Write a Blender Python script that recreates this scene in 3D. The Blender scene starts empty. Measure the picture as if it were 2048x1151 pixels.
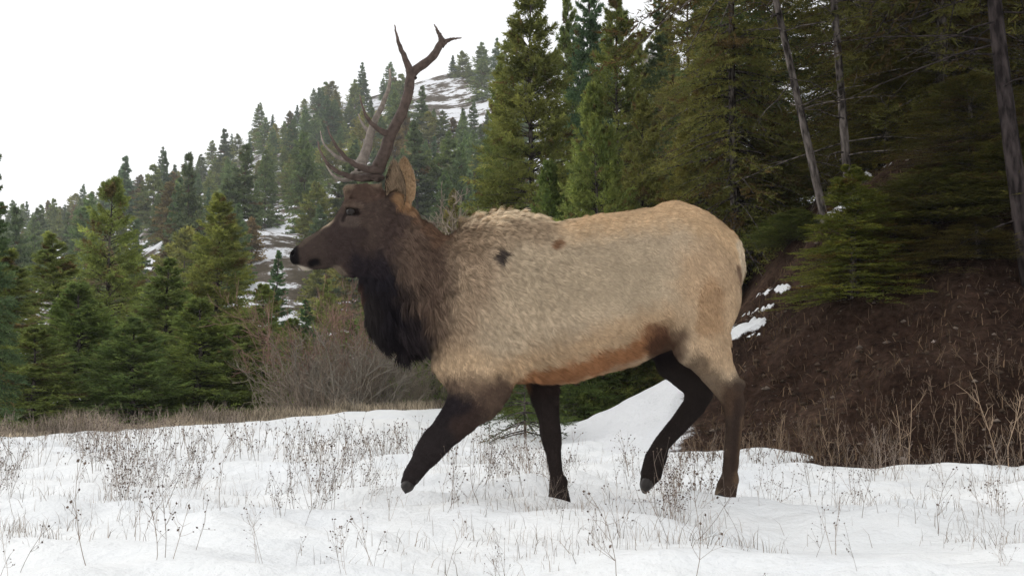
import bpy, math, random
import numpy as np
from mathutils import Vector, Matrix

SC = bpy.context.scene
COL = SC.collection
R = math.radians
rng = np.random.default_rng(7)
random.seed(7)

# ------------------------------------------------------------------ camera, sky, sun, exposure
F = 2196.0                       # focal length in photo pixels (photo is 2048 wide)
PITCH = R(6.0)
CAM_H = 0.52
cam_d = bpy.data.cameras.new('camera')
cam = bpy.data.objects.new('camera', cam_d)
COL.objects.link(cam)
cam.location = (0, 0, CAM_H)
cam.rotation_euler = (R(90) + PITCH, 0, 0)
cam_d.sensor_width = 36
cam_d.lens = F / 2048 * 36
cam_d.clip_start = 0.05
cam_d.clip_end = 5000
SC.camera = cam

SUN_EL, SUN_AZ = R(40), R(-62)   # azimuth measured from +Y towards +X
world = bpy.data.worlds.new('World')
SC.world = world
world.use_nodes = True
nt = world.node_tree
bg = nt.nodes['Background']
sky = nt.nodes.new('ShaderNodeTexSky')
sky.sky_type = 'NISHITA'
sky.sun_disc = False
sky.sun_elevation = SUN_EL
sky.sun_rotation = SUN_AZ
sky.air_density = 1.0
sky.dust_density = 6.0
sky.ozone_density = 0.6
hs = nt.nodes.new('ShaderNodeHueSaturation')
hs.inputs['Saturation'].default_value = 0.22
nt.links.new(sky.outputs['Color'], hs.inputs['Color'])
# a closed, bright layer of winter cloud over most of the sky
wtc = nt.nodes.new('ShaderNodeTexCoord')
wnz = nt.nodes.new('ShaderNodeTexNoise')
wnz.inputs['Scale'].default_value = 2.2
wnz.inputs['Detail'].default_value = 5
nt.links.new(wtc.outputs['Generated'], wnz.inputs['Vector'])
wr = nt.nodes.new('ShaderNodeValToRGB')
wr.color_ramp.elements[0].position, wr.color_ramp.elements[1].position = 0.3, 0.7
CLOUD = 7.9
wr.color_ramp.elements[0].color = (CLOUD * .97, CLOUD * .985, CLOUD, 1)
wr.color_ramp.elements[1].color = (CLOUD * 1.08, CLOUD * 1.08, CLOUD * 1.08, 1)
nt.links.new(wnz.outputs['Fac'], wr.inputs['Fac'])
wm = nt.nodes.new('ShaderNodeMix')
wm.data_type = 'RGBA'
wm.inputs[0].default_value = 0.85
nt.links.new(hs.outputs['Color'], wm.inputs[6])
nt.links.new(wr.outputs['Color'], wm.inputs[7])
nt.links.new(wm.outputs[2], bg.inputs['Color'])
bg.inputs['Strength'].default_value = 0.15

sun_d = bpy.data.lights.new('sun', 'SUN')
sun_d.energy = 0.6
sun_d.angle = R(25)
sun_d.color = (1.0, 0.95, 0.87)
sun = bpy.data.objects.new('sun', sun_d)
COL.objects.link(sun)
sd = Vector((math.sin(SUN_AZ) * math.cos(SUN_EL), math.cos(SUN_AZ) * math.cos(SUN_EL), math.sin(SUN_EL)))
sun.rotation_euler = sd.to_track_quat('Z', 'Y').to_euler()
sun.location = sd * 50

SC.view_settings.view_transform = 'Standard'
SC.view_settings.look = 'None'
SC.view_settings.exposure = 0.08
SC.view_settings.gamma = 1.0
SC.render.filter_size = 1.7
SC.cycles.max_bounces = 7
SC.cycles.diffuse_bounces = 4
SC.cycles.transparent_max_bounces = 6

# ------------------------------------------------------------------ helpers
CP, SP = math.cos(PITCH), math.sin(PITCH)


def at(px, py, Y):
    """point at world depth Y seen at photo pixel (px, py)"""
    u = (px - 1024.0) / F
    v = (575.5 - py) / F
    k = Y / (CP - SP * v)
    return np.array([u * k, Y, CAM_H + (SP + CP * v) * k])


def lin(r, g, b):
    f = lambda c: c / 12.92 if c <= 0.04045 else ((c + 0.055) / 1.055) ** 2.4
    return np.array([f(r / 255), f(g / 255), f(b / 255)])


def sstep(a, b, x):
    t = np.clip((x - a) / (b - a), 0, 1)
    return t * t * (3 - 2 * t)


def vnoise(seed):
    """cheap smooth 2-D noise: a sum of random sine waves"""
    r = np.random.default_rng(seed)
    th = r.uniform(0, 2 * np.pi, 14)
    fr = r.uniform(0.55, 1.6, 14)
    ph = r.uniform(0, 2 * np.pi, 14)

    def f(x, y):
        s = 0
        for t, q, p in zip(th, fr, ph):
            s = s + np.sin((x * math.cos(t) + y * math.sin(t)) * q * 2 * np.pi + p)
        return s / 3.7
    return f


NA, NB, NC, ND = vnoise(1), vnoise(2), vnoise(3), vnoise(4)


def mesh_np(name, V, faces, mat=None, smooth=False, col=None):
    """V (n,3); faces: list of (m,k) int arrays"""
    me = bpy.data.meshes.new(name)
    V = np.asarray(V, np.float32)
    faces = [np.asarray(f, np.int32) for f in (faces if isinstance(faces, list) else [faces])]
    faces = [f for f in faces if len(f)]
    loops = np.concatenate([f.ravel() for f in faces])
    sizes = np.concatenate([np.full(len(f), f.shape[1], np.int32) for f in faces])
    starts = np.concatenate([[0], np.cumsum(sizes)[:-1]]).astype(np.int32)
    me.vertices.add(len(V))
    me.vertices.foreach_set('co', V.ravel())
    me.loops.add(len(loops))
    me.loops.foreach_set('vertex_index', loops)
    me.polygons.add(len(sizes))
    me.polygons.foreach_set('loop_start', starts)
    me.polygons.foreach_set('loop_total', sizes)
    if smooth:
        me.polygons.foreach_set('use_smooth', np.ones(len(sizes), bool))
    if col is not None:
        a = me.color_attributes.new('col', 'FLOAT_COLOR', 'POINT')
        c = np.ones((len(V), 4), np.float32)
        c[:, :3] = col
        a.data.foreach_set('color', c.ravel())
    me.update(calc_edges=True)
    if mat:
        me.materials.append(mat)
    return me


def link(name, me, parent=None, loc=None):
    o = bpy.data.objects.new(name, me)
    COL.objects.link(o)
    if parent is not None:
        o.parent = parent
    if loc is not None:
        o.location = loc
    return o


def tag(o, label=None, cat=None, group=None, kind=None):
    if label:
        o['label'] = label
    if cat:
        o['category'] = cat
    if group:
        o['group'] = group
    if kind:
        o['kind'] = kind
    return o


class MB:
    """collects tubes and faces into one mesh"""
    def __init__(s):
        s.v, s.f, s.c, s.n = [], {}, [], 0

    def add(s, V, faces, col=(1, 1, 1)):
        V = np.asarray(V, float)
        for f in (faces if isinstance(faces, list) else [faces]):
            f = np.asarray(f)
            s.f.setdefault(f.shape[1], []).append(f + s.n)
        s.v.append(V)
        s.c.append(np.broadcast_to(np.asarray(col, float), (len(V), 3)))
        s.n += len(V)

    def tube(s, P, rad, sides=6, col=(1, 1, 1), cap=True):
        P = np.asarray(P, float)
        rad = np.broadcast_to(np.asarray(rad, float), (len(P),))
        T = np.gradient(P, axis=0)
        T /= np.linalg.norm(T, axis=1, keepdims=True) + 1e-9
        ref = np.array([0.0, 0.0, 1.0]) if abs(T[0][2]) < 0.9 else np.array([1.0, 0.0, 0.0])
        A = np.cross(T, ref)
        A /= np.linalg.norm(A, axis=1, keepdims=True) + 1e-9
        B = np.cross(T, A)
        a = np.linspace(0, 2 * np.pi, sides, endpoint=False)
        V = P[:, None] + rad[:, None, None] * (A[:, None] * np.cos(a)[None, :, None] + B[:, None] * np.sin(a)[None, :, None])
        V = V.reshape(-1, 3)
        n = len(P)
        i = np.arange(n - 1)[:, None] * sides
        j = np.arange(sides)[None]
        j2 = (j + 1) % sides
        q = np.stack([i + j, i + j2, i + sides + j2, i + sides + j], -1).reshape(-1, 4)
        fs = [q]
        if cap:
            V = np.vstack([V, P[-1] + T[-1] * rad[-1] * 0.8])
            k = (n - 1) * sides
            fs.append(np.stack([k + np.arange(sides), k + (np.arange(sides) + 1) % sides, np.full(sides, n * sides)], -1))
        s.add(V, fs, col)

    def build(s, name, mat, smooth=True):
        return mesh_np(name, np.vstack(s.v), [np.vstack(f) for f in s.f.values()], mat, smooth, np.vstack(s.c))


def catmull(P, n=8):
    P = np.asarray(P, float)
    Q = np.vstack([2 * P[0] - P[1], P, 2 * P[-1] - P[-2]])
    out = []
    for i in range(1, len(Q) - 2):
        for t in np.linspace(0, 1, n, endpoint=False):
            a, b, c, d = Q[i - 1], Q[i], Q[i + 1], Q[i + 2]
            out.append(0.5 * (2 * b + (c - a) * t + (2 * a - 5 * b + 4 * c - d) * t * t + (3 * b - a - 3 * c + d) * t ** 3))
    out.append(P[-1])
    return np.array(out)


# ------------------------------------------------------------------ materials
def mat_new(name, rough=0.8, spec=0.2):
    m = bpy.data.materials.new(name)
    m.use_nodes = True
    n = m.node_tree.nodes
    b = n['Principled BSDF']
    b.inputs['Roughness'].default_value = rough
    b.inputs['Specular IOR Level'].default_value = spec
    return m, m.node_tree, b


def noise_node(t, scale, detail=4, rough=0.55, coord='Object'):
    tc = t.nodes.new('ShaderNodeTexCoord')
    nz = t.nodes.new('ShaderNodeTexNoise')
    nz.inputs['Scale'].default_value = scale
    nz.inputs['Detail'].default_value = detail
    nz.inputs['Roughness'].default_value = rough
    t.links.new(tc.outputs[coord], nz.inputs['Vector'])
    return nz


def ramp(t, src, stops):
    r = t.nodes.new('ShaderNodeValToRGB')
    e = r.color_ramp.elements
    while len(e) < len(stops):
        e.new(0.5)
    for k, (p, c) in zip(e, stops):
        k.position = p
        k.color = (*c, 1)
    t.links.new(src, r.inputs['Fac'])
    return r


def mixc(t, a, b, fac=None, mode='MIX', f=1.0):
    m = t.nodes.new('ShaderNodeMix')
    m.data_type = 'RGBA'
    m.blend_type = mode
    m.inputs[0].default_value = f
    for sock, v in ((6, a), (7, b)):
        if isinstance(v, (tuple, list)):
            m.inputs[sock].default_value = (*v, 1)
        else:
            t.links.new(v, m.inputs[sock])
    if fac is not None:
        t.links.new(fac, m.inputs[0])
    return m.outputs[2]


def bump(t, b, src, strength, dist):
    bn = t.nodes.new('ShaderNodeBump')
    bn.inputs['Strength'].default_value = strength
    bn.inputs['Distance'].default_value = dist
    t.links.new(src, bn.inputs['Height'])
    t.links.new(bn.outputs['Normal'], b.inputs['Normal'])
    return bn


def attr_col(t):
    a = t.nodes.new('ShaderNodeAttribute')
    a.attribute_name = 'col'
    return a


def mat_attr(name, rough=0.85, spec=0.1, objcol=False, transl=0.0, nscale=None, namt=(0.75, 1.25)):
    """colour from the mesh's own colour attribute, times the object's tint, times a noise"""
    m, t, b = mat_new(name, rough, spec)
    c = attr_col(t).outputs['Color']
    if objcol:
        oi = t.nodes.new('ShaderNodeObjectInfo')
        c = mixc(t, c, oi.outputs['Color'], mode='MULTIPLY')
    if nscale:
        nz = noise_node(t, nscale, 3)
        r = ramp(t, nz.outputs['Fac'], [(0.3, (namt[0],) * 3), (0.7, (namt[1],) * 3)])
        c = mixc(t, c, r.outputs['Color'], mode='MULTIPLY')
    t.links.new(c, b.inputs['Base Color'])
    if transl:
        tr = t.nodes.new('ShaderNodeBsdfTranslucent')
        t.links.new(c, tr.inputs['Color'])
        mx = t.nodes.new('ShaderNodeMixShader')
        mx.inputs[0].default_value = transl
        out = t.nodes['Material Output']
        t.links.new(b.outputs[0], mx.inputs[1])
        t.links.new(tr.outputs[0], mx.inputs[2])
        t.links.new(mx.outputs[0], out.inputs['Surface'])
    return m


def mat_snow():
    m, t, b = mat_new('snow', 0.55, 0.25)
    nz = noise_node(t, 0.9, 5)
    r = ramp(t, nz.outputs['Fac'], [(0.3, (0.76, 0.78, 0.80)), (0.7, (0.83, 0.835, 0.83))])
    t.links.new(r.outputs['Color'], b.inputs['Base Color'])
    n2 = noise_node(t, 9, 6, 0.6)
    bump(t, b, n2.outputs['Fac'], 0.8, 0.05)
    b.inputs['Subsurface Weight'].default_value = 0.0
    return m


def mat_bank():
    m, t, b = mat_new('bank_earth', 0.95, 0.05)
    a = attr_col(t)
    n1 = noise_node(t, 1.3, 6, 0.65)
    r1 = ramp(t, n1.outputs['Fac'], [(0.30, (0.017, 0.009, 0.006)), (0.50, (0.048, 0.028, 0.020)), (0.74, (0.095, 0.061, 0.043))])
    n2 = noise_node(t, 14, 6, 0.7)
    r2 = ramp(t, n2.outputs['Fac'], [(0.32, (0.35, 0.33, 0.31)), (0.55, (1, 1, 1)), (0.72, (1.7, 1.6, 1.5))])
    c = mixc(t, r1.outputs['Color'], r2.outputs['Color'], mode='MULTIPLY')
    n3 = noise_node(t, 5.0, 6, 0.7)
    ad = t.nodes.new('ShaderNodeMath')
    ad.operation = 'ADD'
    t.links.new(a.outputs['Fac'], ad.inputs[0])
    sc = t.nodes.new('ShaderNodeMath')
    sc.operation = 'MULTIPLY_ADD'
    sc.inputs[1].default_value = 0.7
    sc.inputs[2].default_value = -0.35
    t.links.new(n3.outputs['Fac'], sc.inputs[0])
    t.links.new(sc.outputs[0], ad.inputs[1])
    rm = ramp(t, ad.outputs[0], [(0.46, (0, 0, 0)), (0.54, (1, 1, 1))])
    c = mixc(t, c, (0.86, 0.87, 0.89), fac=rm.outputs['Color'])
    t.links.new(c, b.inputs['Base Color'])
    bump(t, b, n2.outputs['Fac'], 0.9, 0.08)
    return m


def mat_hill():
    m, t, b = mat_new('hill_ground', 0.9, 0.05)
    n1 = noise_node(t, 0.11, 9, 0.75)
    r1 = ramp(t, n1.outputs['Fac'], [(0.42, (0.075, 0.06, 0.04)), (0.485, (0.14, 0.115, 0.09)), (0.52, (0.80, 0.81, 0.84))])
    t.links.new(r1.outputs['Color'], b.inputs['Base Color'])
    n2 = noise_node(t, 0.5, 6, 0.7)
    bump(t, b, n2.outputs['Fac'], 0.6, 0.8)
    return m


def mat_bark(name, dark, light):
    m, t, b = mat_new(name, 0.95, 0.05)
    tc = t.nodes.new('ShaderNodeTexCoord')
    mp = t.nodes.new('ShaderNodeMapping')
    mp.inputs['Scale'].default_value = (16, 16, 4.5)
    t.links.new(tc.outputs['Object'], mp.inputs['Vector'])
    nz = t.nodes.new('ShaderNodeTexNoise')
    nz.inputs['Scale'].default_value = 1.0
    nz.inputs['Detail'].default_value = 6
    t.links.new(mp.outputs[0], nz.inputs['Vector'])
    r = ramp(t, nz.outputs['Fac'], [(0.40, dark), (0.62, light)])
    t.links.new(r.outputs['Color'], b.inputs['Base Color'])
    bump(t, b, nz.outputs['Fac'], 0.8, 0.03)
    return m


M_SNOW = mat_snow()
M_BANK = mat_bank()
M_HILL = mat_hill()
M_BARK = mat_bark('bark_grey', (0.022, 0.018, 0.016), (0.17, 0.145, 0.13))
M_NEEDLE = mat_attr('needles', 0.7, 0.15, objcol=True, transl=0.45, nscale=1.2, namt=(0.62, 1.4))
M_FARNEEDLE = mat_attr('far_needles', 0.8, 0.1, objcol=True, transl=0.25, nscale=0.35, namt=(0.6, 1.4))
M_TWIG = mat_attr('bare_twigs', 0.9, 0.05, objcol=True)
M_DRY = mat_attr('dry_stalks', 0.9, 0.05, objcol=True)
M_STONE = mat_attr('stones', 0.95, 0.05)
M_COAT = mat_attr('elk_coat', 0.85, 0.06, nscale=9, namt=(0.86, 1.14))
M_SKIN = mat_attr('elk_skin', 0.9, 0.05, nscale=24, namt=(0.8, 1.2))
M_ANTLER = mat_attr('antler_horn', 0.65, 0.12, nscale=40, namt=(0.65, 1.35))
M_EYE, _t, _b = mat_new('eye_gloss', 0.22, 0.25)
_b.inputs['Base Color'].default_value = (0.012, 0.008, 0.006, 1)
M_HOOF, _t, _b = mat_new('hoof_horn', 0.5, 0.3)
_n = noise_node(_t, 60, 4)
_r = ramp(_t, _n.outputs['Fac'], [(0.3, (0.012, 0.010, 0.010)), (0.7, (0.035, 0.028, 0.025))])
_t.links.new(_r.outputs['Color'], _b.inputs['Base Color'])


# ------------------------------------------------------------------ terrain
def edge_y(x):
    """plan line of the far edge of the snow field"""
    return np.interp(x, [-60, -12, -6.5, -3, 0, 3, 60], [12, 12.8, 14.0, 18.5, 25, 27, 30])


MOUNDS = []
HOLES = [(1.55, 5.58), (2.02, 5.34), (2.50, 5.62), (3.00, 5.36), (3.55, 5.6), (4.1, 5.35), (0.66, 5.36)]


def ground_z(x, y):
    x = np.asarray(x, float)
    y = np.asarray(y, float)
    # gentle swell: the crest line lies where the photo puts the snow's edge
    ey = edge_y(x)
    crest = np.interp(x, [-40, -12, -6.5, -4.5, -1.6, 0.5, 3, 10], [-0.35, -0.2, 0.05, 0.2, 0.43, 0.40, 0.2, 0.2])
    t = sstep(0.35, 1.0, y / ey)
    z = crest * t
    z = z - 0.55 * sstep(0, 6, y - ey) * (1 - sstep(2, 8, x))
    z = z + 0.02 + 0.06 * sstep(0.3, 3.5, x) * sstep(6, 9.5, y)
    near = np.exp(-np.maximum(np.hypot(x, y - 3) - 8, 0) / 14)
    h = 0.036 * NA(x * 0.30, y * 0.42) + 0.030 * NB(x * 0.75, y * 1.0) + 0.010 * NC(x * 1.9, y * 2.3)
    h = h + 0.030 * np.abs(ND(x * 0.45 + 7, y * 0.75))  + 0.010 * NA(x * 3.1, y * 3.4 + 5) * (0.5 + 0.5 * NB(x * .4 + 9, y * .4))
    z = z + h * near - 0.02
    for hx, hy, dz in MOUNDS:                # the planted hooves stand a little deep
        z = z + dz * np.exp(-(np.hypot(x - hx, y - hy) / 0.28) ** 2)
    for hx, hy in HOLES:                     # where hooves have gone in
        d = np.hypot((x - hx) / 1.25, y - hy)
        z = z - 0.075 * np.exp(-(d / 0.085) ** 4) + 0.028 * np.exp(-((d - 0.15) / 0.05) ** 2)
    return z


def axis_pts(lo, hi, flo, fhi, step, grow=1.16):
    a = list(np.arange(flo, fhi + 1e-6, step))
    d = step
    while a[-1] < hi:
        d *= grow
        a.append(a[-1] + d)
    d = step
    while a[0] > lo:
        d *= grow
        a.insert(0, a[0] - d)
    return np.array(a)


def grid_mesh(name, xs, ys, zf, mat, col=None):
    X, Y = np.meshgrid(xs, ys)
    Z = zf(X, Y)
    V = np.stack([X, Y, Z], -1).reshape(-1, 3)
    nx, ny = len(xs), len(ys)
    i = np.arange(ny - 1)[:, None] * nx + np.arange(nx - 1)[None]
    q = np.stack([i, i + 1, i + nx + 1, i + nx], -1).reshape(-1, 4)
    return mesh_np(name, V, q, mat, True, None if col is None else col(X, Y).reshape(-1, 1) * np.ones(3))


for _px, _py, _Y in ((1119, 1008, 5.6), (1448, 996, 5.38)):
    _p = at(_px, _py, _Y)
    MOUNDS.append((_p[0], _p[1], float(_p[2] - ground_z(_p[0], _p[1]))))
o = link('snow_field', grid_mesh('snow_field', axis_pts(-1500, 1500, -7, 7, 0.045), axis_pts(-900, 1500, 2.0, 11, 0.045), ground_z, M_SNOW))
tag(o, 'white snow lying over the open field in front of the trees', 'snow', kind='structure')


def toe_y(x):
    return np.interp(x, [0.2, 0.9, 1.4, 2.2, 4.2, 9, 14], [13.5, 11.2, 9.3, 8.7, 8.6, 8.2, 7.5])


def ridge_z(x):
    return np.interp(x, [0.2, 0.6, 1.2, 2.0, 3.1, 3.9, 4.8, 5.9, 8, 12, 20], [-0.25, 0.12, 0.42, 0.80, 1.75, 2.65, 3.5, 3.95, 4.7, 6.5, 9])


def bank_z(x, y):
    ty = toe_y(x)
    t = (y - ty) / (13.0 - ty + 0.6)
    base = 0.02
    z = base + (ridge_z(x) - base) * np.clip(t, -0.3, 1) ** 1.0 * sstep(-0.3, 0.25, t)
    z = z - 0.35 * sstep(0.02, -0.3, t)
    z = z + 0.05 * np.maximum(y - 13.2, 0) * sstep(2, 6, x)
    z = z - 0.12 * np.maximum(y - 13.6, 0) * (1 - sstep(2, 5, x))
    rough = sstep(0.0, 0.25, t)
    z = z + rough * (0.10 * NB(x * 0.35, y * 0.4) + 0.05 * NC(x * 0.9, y * 0.9) + 0.03 * ND(x * 2.2, y * 2.2)) * (0.35 + 0.65 * sstep(1.6, 2.4, x))
    return z


def snow_mask(X, Y):
    edge = np.interp(Y, [8, 9.5, 11, 13, 14.5], [0.9, 1.35, 1.75, 2.05, 2.0])
    m = 0.5 + 0.9 * (edge - X)
    # left-over drifts and patches
    Zr = bank_z(X, Y)
    for px, py, a, b_, ang in ((1488, 662, 30, 10, 32), (1505, 648, 14, 6, 50), (1515, 655, 12, 5, 10), (1534, 619, 13, 4, 20), (1562, 580, 13, 8, 20), (1464, 676, 18, 9, 30), (1500, 676, 10, 3, 25),
                               (1688, 415, 18, 12, 45), (1700, 402, 8, 9, 10), (1757, 318, 14, 10, 50), (1735, 352, 8, 6, 50), (1772, 300, 9, 8, 30), (1850, 258, 22, 4, 20), (1935, 234, 20, 4, 15), (1990, 214, 16, 5, 10)):
        # find the bank point seen at that pixel
        ys = np.linspace(8.6, 22, 400)
        P = np.array([at(px, py, q) for q in ys])
        hit = np.argmax(bank_z(P[:, 0], P[:, 1]) > P[:, 2])
        if hit == 0:
            continue
        c = P[hit]
        s = c[1] / F
        dx, dz = (X - c[0]) / s, (Zr - c[2]) / s
        ca, sa = math.cos(R(ang)), math.sin(R(ang))
        e = np.hypot((dx * ca + dz * sa) / a, (-dx * sa + dz * ca) / b_)
        m = np.maximum(m, np.where(np.abs(Y - c[1]) < 1.2, 1.15 - 0.65 * e, -1))
    return np.clip(m, 0, 1)


def bank_zs(x, y):
    return bank_z(x, y) + 0.05 * sstep(0.35, 0.7, snow_mask(x, y))


o = link('earth_bank', grid_mesh('earth_bank', axis_pts(0.3, 30, 0.3, 6.5, 0.04, 1.06), axis_pts(7.4, 34, 8.0, 14.5, 0.04, 1.08), bank_zs, M_BANK, snow_mask))
tag(o, 'dark brown earth bank rising to the right with a snowy foot', 'slope', kind='structure')

# far wooded hill
HX = [-1500, -600, -300, 0, 200, 400, 520, 650, 760, 880, 960, 1040, 1150, 1300, 2048, 3500]
HPY = [760, 690, 580, 490, 420, 328, 272, 234, 205, 176, 156, 128, 110, 100, 60, 0]
HB, HR = 62.0, 340.0


def hill_z(px, Y):
    ridge = np.interp(px, HX, HPY)
    v = (575.5 - ridge) / F
    slope = (SP + CP * v) / (CP - SP * v)
    zr = CAM_H + slope * HR
    t = np.clip((Y - HB) / (HR - HB), 0, None)
    tt = np.where(t < 1, t ** 1.12, 1 + 0.0 * t)
    z = -1.0 + (zr + 1.0) * tt
    z = z - np.maximum(Y - HR, 0) * 0.35
    return z + 2.2 * NA(px / 900, Y / 160) * sstep(0, 0.3, t) + 0.8 * NB(px / 260, Y / 40) * sstep(0, 0.2, t)


def hill_mesh():
    pxs = np.linspace(-1500, 3500, 260)
    Ys = np.concatenate([np.linspace(45, 400, 150), np.linspace(410, 900, 12)])
    PX, YY = np.meshgrid(pxs, Ys)
    X = (PX - 1024) / F * YY
    V = np.stack([X, YY, hill_z(PX, YY)], -1).reshape(-1, 3)
    nx = len(pxs)
    i = np.arange(len(Ys) - 1)[:, None] * nx + np.arange(nx - 1)[None]
    return mesh_np('hill', V, np.stack([i, i + 1, i + nx + 1, i + nx], -1).reshape(-1, 4), M_HILL, True)


tag(link('hill', hill_mesh()), 'snow-patched wooded hill behind the field', 'hill', kind='structure')


# ------------------------------------------------------------------ conifers
FTONE = (1.64, 1.62, 1.15)          # winter needles: olive rather than blue-green


def unit(v):
    return v / (np.linalg.norm(v, axis=-1, keepdims=True) + 1e-9)


def conifer(seed, H=8.0, RAD=1.6, base=0.03, nb=150, ntw=9, nneed=12, nl=0.075, nw=0.016, tip_up=0.10, droop=0.18,
            prof=0.85, gap=0.0, trunk_r=0.10, dead=0, c0=(0.045, 0.065, 0.022), c1=(0.075, 0.088, 0.026), brown=0.05, limbs=True, ragged=0.25):
    r = np.random.default_rng(seed)
    wood = MB()
    zs = np.linspace(0, H, 14)
    wob = np.stack([0.012 * H * NA(zs / H + seed, zs * 0 + 3), 0.012 * H * NB(zs / H + seed, zs * 0 + 5)], -1) * (zs / H)[:, None]
    TP = np.stack([wob[:, 0], wob[:, 1], zs], -1)
    wood.tube(TP, trunk_r * (1 - 0.93 * zs / H), 9, (1, 1, 1))

    def trunk_at(z):
        return np.stack([np.interp(z, zs, wob[:, 0]), np.interp(z, zs, wob[:, 1]), z], -1)
    # branch start heights: more of them low down; whorled
    t = r.beta(1.0, 1.25, nb)
    nwh = max(8, int(nb / 6))
    t = np.clip(np.round(t * nwh) / nwh + r.normal(0, 0.010, nb), 0, 0.985)
    z0 = H * (base + (1 - base) * t)
    az = r.uniform(0, 2 * np.pi, nb)
    L = RAD * ((1 - t) ** prof) * r.uniform(1 - ragged, 1 + ragged * 0.6, nb) + 0.05 * RAD
    L *= np.where(r.random(nb) < gap, 0.4, 1)
    pit = np.interp(t, [0, 0.4, 0.8, 1], [-0.22, 0.05, 0.55, 1.2]) + r.normal(0, 0.10, nb)
    out = np.stack([np.cos(az), np.sin(az), np.zeros(nb)], -1)
    P0 = trunk_at(z0)

    def branch_at(k, s):
        l = L[k]
        h = l * s
        return P0[k] + out[k] * h[..., None] * np.cos(pit[k])[..., None] + np.array([0, 0, 1.0]) * (
            np.sin(pit[k]) * h - droop * l * s ** 2 + tip_up * l * s ** 4)[..., None]
    if limbs:
        for k in range(nb):
            s = np.linspace(0, 0.9, 5)
            pts = branch_at(np.full(5, k), s)
            wood.tube(pts, (0.006 + 0.010 * L[k]) * (1 - 0.85 * s), 3, (0.75, 0.68, 0.6), cap=False)
        for k in range(dead):
            zz = r.uniform(0.04, max(base, 0.1) + 0.12) * H
            a = r.uniform(0, 2 * np.pi)
            l = r.uniform(0.35, 1.0) * RAD
            p = trunk_at(np.array(zz))
            s = np.linspace(0, 1, 6)
            d = np.array([math.cos(a), math.sin(a), r.uniform(-0.25, 0.15)])
            pts = p + d * (l * s)[:, None] + np.stack([0.04 * NA(s + k, s), 0.04 * NB(s + k, s), -0.15 * l * s ** 2], -1)
            wood.tube(pts, 0.012 * (1 - 0.8 * s), 4, (0.9, 0.85, 0.8), cap=False)
            for j in (2, 3, 4):
                e = pts[j] + 0.22 * l * unit(d + r.normal(0, 0.7, 3))
                wood.tube(np.array([pts[j], 0.5 * (pts[j] + e) + r.normal(0, 0.01, 3), e]), [0.005, 0.004, 0.002], 3, (0.9, 0.85, 0.8), cap=False)
    # twigs
    k = np.repeat(np.arange(nb), ntw)
    s = np.tile((np.arange(ntw) + 1) / ntw, nb) + r.normal(0, 0.03, nb * ntw)
    s = np.clip(s * 0.85 + 0.17, 0.12, 1.02)
    side = np.where(np.tile(np.arange(ntw), nb) % 2 == 0, 1, -1) * r.uniform(0.5, 1.15, len(k))
    side = np.where(s > 0.97, 0, side)
    P = branch_at(k, s)
    lat = np.stack([-out[k][:, 1], out[k][:, 0], np.zeros(len(k))], -1)
    ups = np.sin(pit[k]) * 0.6 - 2 * droop * s * 0.5 + tip_up * 2 * s ** 3
    D = unit(out[k] * 1.0 + lat * side[:, None] + np.stack([0 * ups, 0 * ups, ups + r.normal(0.06, 0.22, len(k))], -1))
    TL = np.clip(L[k] * (0.46 * (1.1 - s) + 0.14), 0.08, 0.62) * r.uniform(0.7, 1.3, len(k))
    # needle tufts along each twig
    m = len(k)
    q = np.repeat(np.arange(m), nneed)
    u = np.tile((np.arange(nneed) + 0.5) / nneed, m) + r.normal(0, 0.04, m * nneed)
    rv = unit(r.normal(0, 1, (m * nneed, 3)))
    Dq = D[q]
    perp = unit(rv - (rv * Dq).sum(-1, keepdims=True) * Dq)
    curve = np.zeros((len(q), 3))
    curve[:, 2] = -0.10 * TL[q] * u ** 2
    B = P[q] + Dq * (TL[q] * u)[:, None] + curve
    nd = unit(Dq * 0.75 + perp * r.uniform(0.45, 1.0, len(q))[:, None])
    ln = nl * r.uniform(0.7, 1.35, len(q)) * (1.05 - 0.3 * u)
    wv = unit(np.cross(nd, unit(r.normal(0, 1, nd.shape))))
    w = nw * r.uniform(0.7, 1.3, len(q))
    V = np.empty((len(q), 3, 3))
    V[:, 0] = B - wv * (w / 2)[:, None]
    V[:, 1] = B + wv * (w / 2)[:, None]
    V[:, 2] = B + nd * ln[:, None]
    # colour: each branch and twig a little different, some dead brown ones
    a = np.clip(r.normal(0.45, 0.25, nb)[k] + r.normal(0, 0.22, m), 0, 1)
    c = np.array(c0) * (1 - a[:, None]) + np.array(c1) * a[:, None]
    dead_b = (r.random(nb) < brown)[k] | (r.random(m) < brown * 0.6)
    c = np.where(dead_b[:, None], np.array([0.072, 0.052, 0.030]) * r.uniform(0.7, 1.3, (m, 1)), c)
    c = c * r.uniform(0.8, 1.2, (m, 1))
    c = c * np.array(FTONE)
    cn = np.repeat(c[q] * r.uniform(0.8, 1.2, (len(q), 1)), 3, axis=0)
    fol = mesh_np('crown', V.reshape(-1, 3), np.arange(len(q) * 3).reshape(-1, 3), M_NEEDLE, False, cn)
    return wood.build('trunk', M_BARK), fol


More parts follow.
